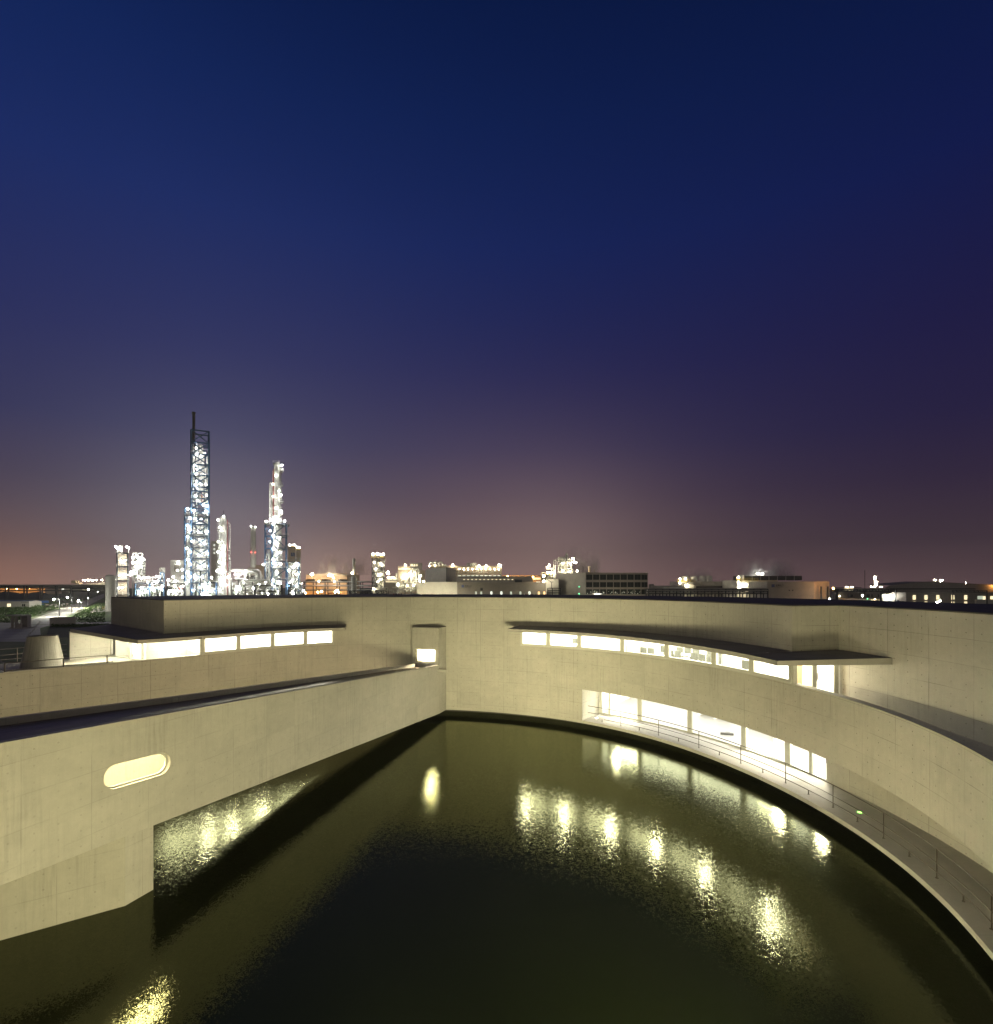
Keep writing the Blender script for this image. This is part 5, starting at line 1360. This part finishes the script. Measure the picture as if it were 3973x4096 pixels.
# ---- far right
z9 = lambda x, y: (3250+x*.2104, 2280+y*.2104)
p = Plant('flare_tower', 'distant slim tower strung with rows of yellow-white lamps', 'tower', 900, 3485, 3530)
p.lattice([3496, 3506], [2304, 2313, 2322, 2331, 2340, 2349, 2375], 0, 6, .5, 'darksteel', 'X')
p.lamps([z9(*q) for q in ((1190, 127), (1203, 127), (1183, 162), (1207, 162), (1191, 180), (1191, 195), (1194, 214), (1194, 230), (1228, 222), (1235, 230), (1196, 253), (1228, 254), (1192, 270), (1190, 287), (1206, 285), (1235, 284), (1200, 300), (1110, 318), (1125, 316), (1172, 320), (1190, 320), (1290, 320), (1323, 320))], -2, 1.05, 'L_warm'); p.done()
p = Plant('far_lamps', 'row of four distant lamps on a roof left of the slim lamp-strung tower', 'lamps', 700, 3380, 3412)
p.box(3376, 3416, 2349, 2372, 0, 10, 'roof', 'clad_dk'); p.lamps([z9(640, 322), z9(670, 322), z9(735, 324), z9(762, 324)], -1, .9, 'L_warm'); p.done()
p = Plant('truss_gantry', 'dark truss gantry crossing right of the sodium lamp', 'gantry', 300, 3330, 3585)
p.lattice([3330+k*25 for k in range(11)], [2357, 2366], 0, 3, .4, 'darksteel', 'K', sides=False)
p.beam(3346, 2350, 3450, 2350, 1, w=.35, m='darksteel'); p.beam(3465, 2280, 3465, 2420, 1, w=.2, m='darksteel', name='mast')
for x in (3345, 3350, 3580, 3585): p.beam(x, 2357, x, YB, 0, w=.6, m='darksteel')
p.done()
p = Plant('shed', 'low dim shed with arched dark openings beneath the truss gantry', 'shed', 330, 3340, 3520)
p.box(3345, 3518, 2368, YB, 0, 12, 'wall', 'clad_dk'); p.box(3440, 3518, 2364, YB, -.5, 12, 'arched_wall', 'clad')
for x in (3467, 3474, 3486, 3512): p.box(x-2, x+2, 2377, 2389, -.7, -.5, 'opening', 'darksteel')
p.lathe(3398, 2388, -1, [(1.2, 0), (1.3, 1.5)], 'dark_drum', 'darksteel'); p.lamp(3355, 2385, -1, .35, 'L_warm'); p.done()
p = Plant('kiosk', 'small cream-lit kiosk with a green light beside it', 'kiosk', 255, 3470, 3525)
p.box(3486, 3520, 2397, YB+10, 0, 6, 'wall', 'cream'); p.box(3360, 3486, 2395, YB+10, 1, 6, 'wall', 'clad_dk'); p.lamp(3471, 2395, -.5, .35, 'L_green'); p.lamp(3500, 2396, -1.0, .3, 'L_warm'); p.done()
p = Plant('yard_lamp', 'bright starry yard lamp standing before the low dim shed', 'lamp', 250, 3448, 3454)
p.beam(3451, 2382, 3451, YB, 0, w=.2, m='darksteel', name='mast'); p.lamp(3451, 2382, -.2, .6); p.done()
p = Plant('shed', 'pair of lamp-lit white garage fronts left of the wide hall', 'shed', 270, 3527, 3625)
p.box(3529, 3576, 2377, YB+10, 0, 8, 'wall', 'pale'); p.box(3588, 3623, 2377, YB+10, 0, 8, 'wall', 'pale')
p.lamps([z9(1445, 484), z9(1475, 497), z9(1750, 482)], -.8, .65); p.lamps([z9(1460, 527), z9(1720, 530)], -.6, .4)
p.lathe(3595, 2408, -2, [(.7, 0), (.7, 1.2)], 'dark_drum', 'darksteel'); p.beam(3583, 2360, 3583, YB, -1, w=.45, m='darksteel', name='post'); p.done()
za = lambda x, y: (3500+x*.2488, 2300+y*.2488)
p = Plant('wide_hall', 'wide dark hall with two rows of warm square windows at the right edge', 'building', 262, 3620, 4000)
p.box(3625, 4050, 2370, YB+15, 0, 10, 'wall', 'clad_dk')
for x in (3657, 3704, 3751.5, 3811.5, 3863):
    for y0, y1 in ((2381, 2398), (2406.5, 2413)):
        f = MB(); f.box(wx(x-5.2, 262), wx(x+5.2, 262), 262-.25, 262-.05, wz(y1, 262), wz(y0, 262)); fo = f.build('window', M['W_warm'], p.t)
        g = MB(); yy = y0+(y1-y0)*.3; g.box(wx(x-5.2, 262), wx(x+5.2, 262), 262-.32, 262-.25, wz(yy+.8, 262), wz(yy, 262)); g.build('glazing_bar', M['darksteel'], fo)
p.box(3911, 3932, 2384, 2397, -.2, -.02, 'window', 'W_dim'); p.box(3932, 3941, 2385, 2398, -.25, -.02, 'window', 'W_warm'); p.box(3962, 3980, 2385, 2397, -.2, -.02, 'window', 'W_warm')
p.box(3900, 4050, 2398, YB+10, -1, 0, 'pale_base', 'pale'); p.done()
p = Plant('wide_hall', 'huge dim hall with a shallow dark pitched roof behind the warm-windowed hall', 'building', 420, 3560, 4050)
b = p.mb('wall', 'clad_dk'); f0 = [(3540, YB), (4080, YB), (4080, 2344), (3710, 2326), (3560, 2341), (3540, 2352)]
b.face([p.pt(x, y, 0) for x, y in f0]); rf = p.mb('roof', 'soot'); q = [(3710, 2326), (4080, 2342)]
rf.face([p.pt(3740, 2327, -.3), p.pt(4080, 2344, -.3), p.pt(4080, 2339, 30), p.pt(3740, 2325, 30)]); rf.face([p.pt(3560, 2341, 0), p.pt(3740, 2327, 0), p.pt(3740, 2325, 30), p.pt(3570, 2338, 30)])
p.box(3560, 3900, 2353, 2358, -.6, 0, 'eaves_band', 'darksteel')
p.lamps([za(1040, 80), za(1062, 80), za(1138, 80), za(1168, 82), za(1138, 100)], 5, .8, 'L_warm'); p.lamp(*za(1520, 125), 3, .7, 'L_warm'); p.lamp(*za(1890, 175), -2, .5, 'L_or'); p.done()
p = Plant('truss_gantry', 'short dark truss over the right windows of the warm-windowed hall', 'gantry', 256, 3810, 3950)
p.lattice([3811+k*17.3 for k in range(9)], [2362, 2369], 0, 2, .3, 'darksteel', 'K', sides=False)
for x in (3812, 3949): p.beam(x, 2362, x, YB+10, 1, w=.35, m='darksteel')
p.done()
p = Plant('yard_lamp', 'brightest starry lamp just above the roof edge near the right side', 'lamp', 120, 3748, 3762)
p.beam(3750, 2412, 3750, 2500, 0, w=.12, m='darksteel', name='mast'); p.lamp(3750, 2411, -.1, .30, 'L_star'); p.lamp(3761, 2403, 0, .15, 'L_star'); p.done()
p = Plant('yard_lamp', 'starry lamp in front of the office block just above the roof edge', 'lamp', 150, 2385, 2395)
p.beam(2390, 2384, 2390, 2460, 0, w=.12, m='darksteel', name='mast'); p.lamp(2390, 2383, -.1, .30, 'L_star')
p.pipe([(2372, 2390, 0), (2372, 2379, 0), (2374, 2376, 0), (2405, 2376, 0), (2407, 2379, 0), (2407, 2390, 0)], .06, 'hoop', 'darksteel'); p.done()

# ---- low things on or just beyond the roof edge
p = Plant('truss_gantry', 'dark lattice truss bridge lying low in front of the white vessel', 'gantry', 180, 1398, 1550)
p.lattice([1399+k*21.3 for k in range(8)], [2363.5, 2376], 0, 2.5, .22, 'darksteel', 'K', sides=False)
for x in (1400, 1547): p.beam(x, 2363, x, YB+10, .5, w=.3, m='darksteel')
p.done()
def roofpipe(label, Y, pts, m='red', r=.045):
    p = Plant('roof_pipe', label, 'pipe', Y, pts[0][0], pts[-1][0]); p.pipe([(x, y, 0) for x, y in pts], r, 'pipe', m, 8); p.done()
roofpipe('dull reddish bent pipe rail on the roof edge left of the dark truss', 47, [(1313, 2386), (1314, 2375), (1317, 2372.5), (1344, 2372.5), (1347, 2376), (1347, 2384)])
roofpipe('pale bent pipe on the roof edge below the white end wall of the shed', 47, [(1570, 2384), (1655, 2377), (1680, 2376.5), (1686, 2379), (1690, 2386)], 'silver', .05)
for i, (x, h) in enumerate(((2098, 12), (2104, 13), (2110, 12), (2115, 11), (2124, 13), (2130, 10), (2137, 11), (2141, 9))):
    p = Plant('roof_vent', f'{ORD[i]} from the left of the eight short coppery vent pipes on the roof edge', 'vent pipe', 47, x-2, x+2, 'short vent pipes on the roof edge')
    p.cyl(x, 2386-h, 2388, .038, 0, 'pipe', 'red' if i % 3 else 'silver', 10); p.cyl(x, 2386-h-1, 2386-h+.5, .05, 0, 'cap', 'silver', 10); p.done()
for i, x in enumerate((1575, 1585, 1596, 1606)):
    p = Plant('roof_vent', f'{ORD[i]} from the left of the four dark reddish vent pipes near the low truss', 'vent pipe', 47, x-2, x+2, 'short vent pipes on the roof edge')
    p.cyl(x, 2373, 2388, .05, 0, 'pipe', 'soot' if i % 2 else 'red', 10); p.cyl(x, 2372, 2374, .06, 0, 'cap', 'silver', 10); p.done()
# ================================================================== the land on the left
def gpt(x, y, z=GZ): 
    Y = (EYE-z)*FPX/(y-HOR); return ((x-XC)/FPX*Y, Y)
def sheet(name, pts, z, m, kind='structure'):
    b = MB(); b.face([(*q, z) for q in pts]); o = b.build(name, M[m]); 
    if o.data.polygons[0].normal.z < 0: o.data.flip_normals()
    return tag(o, kind=kind)
L0, L1, R0, R1 = gpt(60, 2508), gpt(405, 2380), gpt(300, 2452), gpt(425, 2382)
d = (Vector(gpt(395, 2382))-Vector(gpt(103, 2486))).normalized(); nrm = Vector((d.y, -d.x))
s0 = Vector(gpt(103, 2486))-d*8; e0 = s0+d*900
sheet('road', [tuple(s0), tuple(s0+nrm*6.6), tuple(e0+nrm*6.6), tuple(e0)], GZ+.03, 'asphalt')
sheet('cross_road', [gpt(-300, 2503), gpt(520, 2496), gpt(520, 2488), gpt(-300, 2493)], GZ+.05, 'asphalt')
sheet('plaza', [gpt(-200, 2511), gpt(160, 2514), gpt(165, 2560), gpt(110, 2568), gpt(-200, 2566)], GZ+.03, 'paving')
sheet('forecourt', [gpt(-200, 2503.2), gpt(205, 2500), gpt(160, 2513.8), gpt(-200, 2510.8)], GZ+.04, 'asphalt')
sheet('lawn', [gpt(300, 2487), gpt(520, 2485), gpt(520, 2456), gpt(330, 2462)], GZ+.02, 'lawn')
sheet('side_yard', [gpt(358, 2450), gpt(520, 2447), gpt(520, 2420), gpt(395, 2424)], GZ+.04, 'asphalt')
sheet('planting_bed', [gpt(205, 2500.5), gpt(520, 2498), gpt(520, 2545), gpt(180, 2552)], GZ+.03, 'darksoil')
# blades and tufts over the lit grassland: too many to count
def tufts(name, x0, x1, y0, y1, n, h0, h1, m, seed):
    R = random.Random(seed); b = MB()
    for _ in range(n):
        # even in depth, so that the near ground is not overcrowded
        Ya, Yb = gpt(0, y1)[1], gpt(0, y0)[1]; Y = R.uniform(Ya, Yb)
        x = R.uniform(x0, x1); X = (x-XC)/FPX*Y
        q = Vector((X, Y))-s0; sd = q.dot(nrm)
        if -1.5 < sd < 8: continue
        h = R.uniform(h0, h1); 
        for k in range(5):
            a = R.uniform(0, 6.28); w_ = R.uniform(.08, .2); l = R.uniform(.2, .7)*h
            dx, dy = math.cos(a), math.sin(a)
            b.face([(X-dy*w_, Y+dx*w_, GZ), (X+dy*w_, Y-dx*w_, GZ), (X+dx*l, Y+dy*l, GZ+h*R.uniform(.7, 1.1))])
    return tag(b.build(name, M[m]), 'rough grass tufts over the lamp-lit field at left', 'grass', kind='stuff')
tufts('grass', -60, 420, 2412, 2492, 6500, .12, .42, 'leaf', 3)
def bush(x, y, r, h, label, seed, m='leaf', n=420):
    R = random.Random(seed); X, Y = gpt(x, y)
    t = thing('shrub', label, 'shrub', (X, Y, GZ), 'shrubs on the rough ground')
    b = MB()
    for _ in range(n):
        while True:
            u = Vector((R.uniform(-1, 1), R.uniform(-1, 1), R.uniform(0, 1)))
            if u.length < 1: break
        lump = 1+.25*math.sin(u.x*7+seed)*math.cos(u.y*6)
        c = Vector((X+u.x*r*lump, Y+u.y*r*lump, GZ+u.z*h*lump)); s_ = R.uniform(.12, .3)*max(.6, r/2.2)
        a = Vector((R.uniform(-1, 1), R.uniform(-1, 1), R.uniform(-.6, .6))).normalized()*s_; e_ = a.cross(Vector((R.uniform(-1, 1), R.uniform(-1, 1), 1))).normalized()*s_*.6
        b.face([c-a, c+e_, c+a, c-e_])
    b.build('foliage', M[m], t)
    k = MB(); k.tube([(X, Y, GZ), (X+.1*r, Y, GZ+h*.5)], [.08, .03], 6); k.build('stem', M['soot'], t)
for i, (x, y, r, h, lab) in enumerate(((62, 2462, 2.2, 1.8, 'leafy shrub in lamplight just behind the guard booth'), (120, 2448, 2.4, 1.9, 'round leafy shrub on the lit field left of the road'), (215, 2425, 2.6, 2.3, 'shrub between the road and the street lamp arm'),
        (262, 2404, 3.0, 2.6, 'shrub beside the star-bright mast lamp'), (150, 2434, 2.0, 1.6, 'low shrub at the right end of the white hut'), (22, 2446, 2.2, 1.6, 'low shrub at the left edge in front of the white hut'))):
    bush(x, y, r, h, lab, i+11)
# hedge strip behind the low wall
def hedge():
    R = random.Random(5); b = MB(); 
    for _ in range(2600):
        x = R.uniform(205, 520); y = 2504+R.uniform(-1, 6); X, Y = gpt(x, y); c = Vector((X, Y, GZ+R.uniform(0, .55))); s_ = R.uniform(.08, .2)
        a = Vector((R.uniform(-1, 1), R.uniform(-1, 1), R.uniform(-.6, .8))).normalized()*s_; e_ = a.cross(Vector((R.uniform(-1, 1), R.uniform(-1, 1), 1))).normalized()*s_*.6
        b.face([c-a, c+e_, c+a, c-e_])
    tag(b.build('hedge', M['leaf']), 'dark clipped hedge in front of the low concrete wall', 'hedge', kind='stuff')
hedge()
# dark mound under the pipe bridge
def mound():
    b = MB(); R = random.Random(9); Y = 360; xs = list(range(-260, 300, 10)); top = []
    for x in xs:
        k = max(0, 1-abs((x-60)/230)**3); y = 2397-26*k-4*math.sin(x*.05)-R.uniform(0, 3); top.append((wx(x, Y), Y, max(GZ+.1, wz(min(y, 2396), Y))))
    for i in range(len(xs)-1):
        a, c = top[i], top[i+1]
        b.face([(a[0]*.93, Y*.93, GZ), (c[0]*.93, Y*.93, GZ), c, a]); b.face([a, c, (c[0]*1.07, Y*1.07, GZ), (a[0]*1.07, Y*1.07, GZ)])
    return b.build('mound', M['darksoil'])
tag(mound(), kind='structure')

# ---- long pipe bridge across the left
p = Plant('pipe_bridge', 'long elevated pipe bridge crossing the left edge in front of the orange glow', 'pipe bridge', 330, 0, 425)
for y, r in ((2341.5, .55), (2346, .75), (2350, .5), (2363, .4)):
    p.pipe([(-160, y, 1), (430, y, 1)], r, 'pipe', 'clad', 8)
for y in (2344, 2351, 2362): p.beam(-160, y, 430, y, 0, w=.5, m='darksteel', name='girder')
p.beam(-160, 2353, 430, 2353, 3, w=.5, m='darksteel', name='girder')
for x in (-120, -60, -5, 19.5, 32, 94, 105.5, 158, 167, 221.5, 228, 284.5): p.beam(x, 2344, x, 2405, .4, w=.6, m='darksteel', name='leg')
for x in (100, 158): p.beam(x, 2362, x+18 if x == 100 else x-16, 2353, .2, w=.35, m='darksteel', name='brace')
p.done()
p = Plant('castellated_girder', 'pair of dark girders pierced by rows of round lit holes beside the white tank', 'girder', 326, 282, 425)
for y0 in (2350.5, 2360.5):
    b = p.mb('girder', 'darksteel'); s_ = p.s
    X0, X1 = wx(282, 326), wx(426, 326); z0, z1 = wz(y0+7.5, 326), wz(y0, 326)
    hs = []
    for k in range(14):
        cx_ = wx(288+k*10.1, 326); rr_ = 1.9*s_*(.6+.4*k/13); hs.append([(cx_+rr_*math.cos(a), (z0+z1)/2+rr_*math.sin(a)) for a in [i*math.pi/5 for i in range(10)]])
    plate(b, [(X0, z0), (X1, z0), (X1, z1), (X0, z1)], hs, lambda s, z, dep: (s, 326-dep, z), .4)
for x in (284, 352, 420): p.beam(x, 2349, x, 2400, .5, w=.55, m='darksteel', name='leg')
p.done()
p = Plant('far_works', 'far lit works with a row of bright roof lamps above the pierced girders', 'building', 700, 200, 425)
p.box(208, 330, 2337.5, 2365, 0, 20, 'wall', 'pale'); p.box(279, 299, 2322, 2334, 2, 8, 'roof_house', 'cream'); p.box(295, 312, 2331, 2337, 2, 8, 'roof_deck', 'cream'); p.box(392, 425, 2331, 2345, 0, 20, 'right_wall', 'pale'); p.box(330, 392, 2334, 2345, 6, 20, 'rear_wall', 'clad_dk')
p.lamps([(338, 2320.5), (345, 2320.5), (355, 2320), (360, 2321), (370, 2320.5), (376, 2321), (390, 2320), (412, 2320)], -2, 1.5, 'L_warm')
for x in (238, 246, 253): p.box(x-2.5, x+2.5, 2352, 2358, -1, 0, 'window', 'W_white')
p.done()
p = Plant('sodium_yard', 'low orange-lit sheds under the pipe bridge at the far left', 'building', 520, -20, 180)
p.box(-60, 180, 2352, 2380, 0, 20, 'wall', 'cream')
p.lamps([(20, 2356), (60, 2354), (100, 2355), (150, 2354), (-20, 2356), (178, 2352)], -9, .6, 'L_or'); p.done()
# ---- site hut, sheeting, guard booth, low wall
p = Plant('site_hut', 'long white prefabricated hut with blue roof at the left edge', 'hut', 222, -60, 136)
p.box(-90, 117, 2405, 2430, 0, 5, 'wall', 'pale'); b = p.mb('gable', 'pale'); 
b.face([p.pt(117.2, 2430, 0), p.pt(117.2, 2430, 6), p.pt(117.2, 2407, 6), p.pt(117.2, 2402, 3), p.pt(117.2, 2407, 0)])
r = p.mb('roof', 'blue'); r.face([p.pt(-92, 2407, -.3), p.pt(119, 2407, -.3), p.pt(119, 2402, 3), p.pt(-92, 2402, 3)]); r.face([p.pt(-92, 2402, 3), p.pt(119, 2402, 3), p.pt(119, 2407, 6), p.pt(-92, 2407, 6)])
p.box(29, 43, 2415, 2427, -.1, 0, 'window', 'W_warm'); p.box(89, 101, 2416, 2426, -.1, 0, 'window', 'darkglass'); p.box(95, 96, 2416, 2426, -.15, -.1, 'window_bar', 'pale')
p.box(85, 117, 2407, 2411, -.1, 0, 'banner', 'clad'); p.done()
p = Plant('sheeted_store', 'low store under bright blue sheeting right of the white hut', 'store', 250, 145, 196)
p.box(146, 195, 2403, 2412, 0, 4, 'sheeting', 'tarp'); p.box(168, 177, 2416, 2423, -3, -1, 'sheeting', 'tarp'); p.done()
p = Plant('material_stack', 'scattered stacks of pale building material beside the road', 'material stack', 228, 178, 290)
R_ = random.Random(4)
for k in range(26):
    x = R_.uniform(180, 284); y = R_.uniform(2417, 2427); p.box(x, x+R_.uniform(3, 12), y-R_.uniform(1, 3), y, R_.uniform(-6, 4), 5, 'stack', R_.choice(['pale', 'clad', 'cream']))
p.done()
def booth():
    X, Y = gpt(77, 2513); t = thing('guard_booth', 'small concrete guard booth with flat roof and wide openings on the plaza', 'booth', (X, Y, GZ))
    m = plain('booth_concrete', (.5, .47, .44), .8, var=.1)
    def part(name, mm, *bx):
        b = MB()
        for q in bx: b.box(X+q[0], X+q[1], Y+q[2], Y+q[3], GZ+q[4], GZ+q[5])
        return b.build(name, mm, t)
    part('base', m, (-1.3, 1.75, -1.0, 1.8, 0, .22)); part('roof', m, (-2.1, 1.35, -1.0, 1.7, 2.62, 2.85))
    part('pillar', m, (-1.1, -.85, -.8, -.3, .22, 2.62)); part('pillar', m, (-.35, -.1, -.7, -.4, .22, 2.62)) ; part('pillar', m, (1.0, 1.25, .6, 1.5, .22, 2.62)); part('wall', m, (.2, 1.0, -.7, -.5, .22, 1.0)); part('wall', m, (-1.1, 1.1, 1.45, 1.6, .22, 2.62))
    part('window_frame', M['pale'], (.25, .33, -.72, -.62, 1.0, 2.62), (.9, .98, -.72, -.62, 1.0, 2.62), (.33, .9, -.72, -.62, 1.0, 1.08))
    part('pane', M['glass'], (.33, .9, -.69, -.67, 1.08, 2.6)); part('desk', m, (-.8, -.1, .2, .9, .22, 1.0))
booth()
p = Plant('low_wall', 'plain grey concrete wall block standing between plaza and hedge', 'wall', 123, 198, 304)
p.box(198, 303, 2468.5, 2503, 0, .35, 'slab', 'pale'); p.box(303.3, 303.8, 2470, 2503, .1, 2.2, 'side_slab', 'pale'); p.done()
p = Plant('stair_rail', 'pale slanting stair railing descending behind the concrete cone', 'railing', 95, 98, 165)
for dx, dy in ((0, 0), (4, 6)):
    p.pipe([(98+dx, 2560+dy-6, 0), (160+dx, 2499+dy-2, 6)], .035, 'rail', 'rail_pale', 6)
for k in range(9):
    f_ = k/8; x, y = 99+62*f_, 2560-61*f_-6; p.beam(x, y, x, y+11-4*f_, 6*f_, w=.05, m='rail_pale', name='baluster')
p.done()
for i, (x, yb, yt, Y, ax, ay, hot, lab) in enumerate((
        (238.5, 2466, 2395, None, 216, 2396.5, 'L_hot', 'nearest street lamp with a bent arm over the road'),
        (288, 2450, 2388, None, 269.5, 2388.6, 'L_hot', 'second street lamp with a bent arm farther up the road'),
        (317, 2433, 2405, None, 313, 2403.5, 'L_star', 'star-bright lamp on a short mast beside the road'),
        (352, 2423, 2394, None, 352, 2393, 'L', 'small lamp on a thin pole on the right side of the road'),
        (324, 2431, 2411, None, 324, 2410, 'L', 'short bare pole right of the star-bright mast lamp'),
        (391, 2403, 2368, None, 391, 2367, 'L', 'farthest thin lamp pole near the white tank'))):
    Y = gpt(x, yb)[1]; p = Plant('street_lamp', lab, 'street lamp', Y, x-2, x+2, 'street lamps along the road')
    if abs(ax-x) > 6: p.pipe([(x, yb, 0), (x, yt+3, 0), (x-2, yt, 0), (ax+3, yt, 0)], .09, 'pole', 'darksteel', 6); p.mb('head', 'darksteel').beam(p.pt(ax+3, yt, 0), p.pt(ax-2, yt+1, 0), .3, .14); p.lamp(ax-.5, ay+1, -.05, .24, hot)
    else: p.pipe([(x, yb, 0), (ax, yt, 0)], .09, 'pole', 'darksteel', 6); p.lamp(ax, ay, 0, .42 if hot == 'L_star' else .16, hot)
    p.done()
p = Plant('sodium_lamp', 'bright warm lamp hanging at the pierced girders', 'lamp', 318, 350, 358)
p.beam(354, 2359, 354, 2400, .3, w=.2, m='darksteel', name='mast'); p.lamp(354, 2357.5, -.3, .75, 'L_warm'); p.done()
for i, x in enumerate((411, 417)):
    p = Plant('bollard', f'{ORD[i]} from the left of the two striped bollards near the side yard', 'bollard', gpt(x, 2440)[1], x-2, x+2, 'striped bollards')
    for k in range(4): p.cyl(x, 2440-(k+1)*3.4, 2440-k*3.4, .12, 0, 'band', 'yellow' if k % 2 else 'darksteel', 10)
    p.done()

# ================================================================== night haze over the whole site
def haze(density=.0002):
    b = MB(); b.box(-1550, 1550, -1550, 1550, -1.6, 116)
    o = b.build('haze', M['glass'])
    m = bpy.data.materials.new('thin_night_haze'); m.use_nodes = True; t = m.node_tree
    t.nodes.remove(t.nodes['Principled BSDF'])
    v = t.nodes.new('ShaderNodeVolumePrincipled'); v.inputs['Color'].default_value = (.92, .92, .94, 1)
    v.inputs['Density'].default_value = density; v.inputs['Anisotropy'].default_value = .1
    t.links.new(v.outputs[0], t.nodes['Material Output'].inputs['Volume'])
    o.data.materials.clear(); o.data.materials.append(m)
    tag(o, 'thin pale night haze lying over the whole site', 'haze', kind='stuff')
haze()

def steam(label, Y, x0, x1, y0, y1, dens, seed, depth=14, lean=.35):
    """drifting steam: a soft noisy plume in its own box"""
    b = MB(); X0, X1, z0, z1 = wx(x0, Y), wx(x1, Y), wz(y1, Y), wz(y0, Y); b.box(X0, X1, Y, Y+depth, z0, z1)
    o = b.build('steam', M['glass']); o.data.materials.clear()
    m = bpy.data.materials.new('steam'); m.use_nodes = True; t = m.node_tree; t.nodes.remove(t.nodes['Principled BSDF']); n = N(t)
    g = n('ShaderNodeTexCoord').outputs['Generated']; s3 = n('ShaderNodeSeparateXYZ', {0: g})
    ps = n('ShaderNodeNewGeometry').outputs['Position']
    sh = n('ShaderNodeVectorMath', {0: ps, 1: (seed*7.0, 0, 0)}, operation='ADD').outputs[0]
    nz = n.noise(n('ShaderNodeVectorMath', {0: sh, 1: (.16, .16, .075)}, operation='MULTIPLY').outputs[0], 1.0, 3, .6)
    up = n('ShaderNodeMapRange', {'Value': s3.outputs[2], 'From Min': 0.0, 'From Max': 1.0, 'To Min': 1.0, 'To Max': 0.0}).outputs[0]
    def edge(v): return n.m('MULTIPLY', n('ShaderNodeMapRange', {'Value': v, 'From Min': 0.0, 'From Max': .25}, interpolation_type='SMOOTHSTEP').outputs[0], n('ShaderNodeMapRange', {'Value': v, 'From Min': 1.0, 'From Max': .75}, interpolation_type='SMOOTHSTEP').outputs[0])
    k = n.m('MULTIPLY', n('ShaderNodeMapRange', {'Value': nz, 'From Min': .42, 'From Max': .72}).outputs[0], n.m('POWER', up, 1.6))
    k = n.m('MULTIPLY', k, n.m('MULTIPLY', edge(s3.outputs[0]), edge(s3.outputs[1])))
    v = n('ShaderNodeVolumePrincipled', {'Color': (.95, .93, .92, 1), 'Density': n.m('MULTIPLY', k, dens)})
    t.links.new(v.outputs[0], t.nodes['Material Output'].inputs['Volume']); o.data.materials.append(m)
    tag(o, label, 'steam', kind='stuff')
steam('thin pink steam drifting up from the gabled cooling hall', 415, 1240, 1500, 2195, 2300, .32, 1)
steam('pale steam drifting right from the cone-roofed silo', 336, 2255, 2420, 2170, 2292, .4, 2)
steam('steam blowing along the top of the long grey cooling tower', 303, 2960, 3225, 2225, 2304, .6, 3)
steam('faint steam over the three fan drums', 322, 2740, 2900, 2262, 2318, .4, 4)
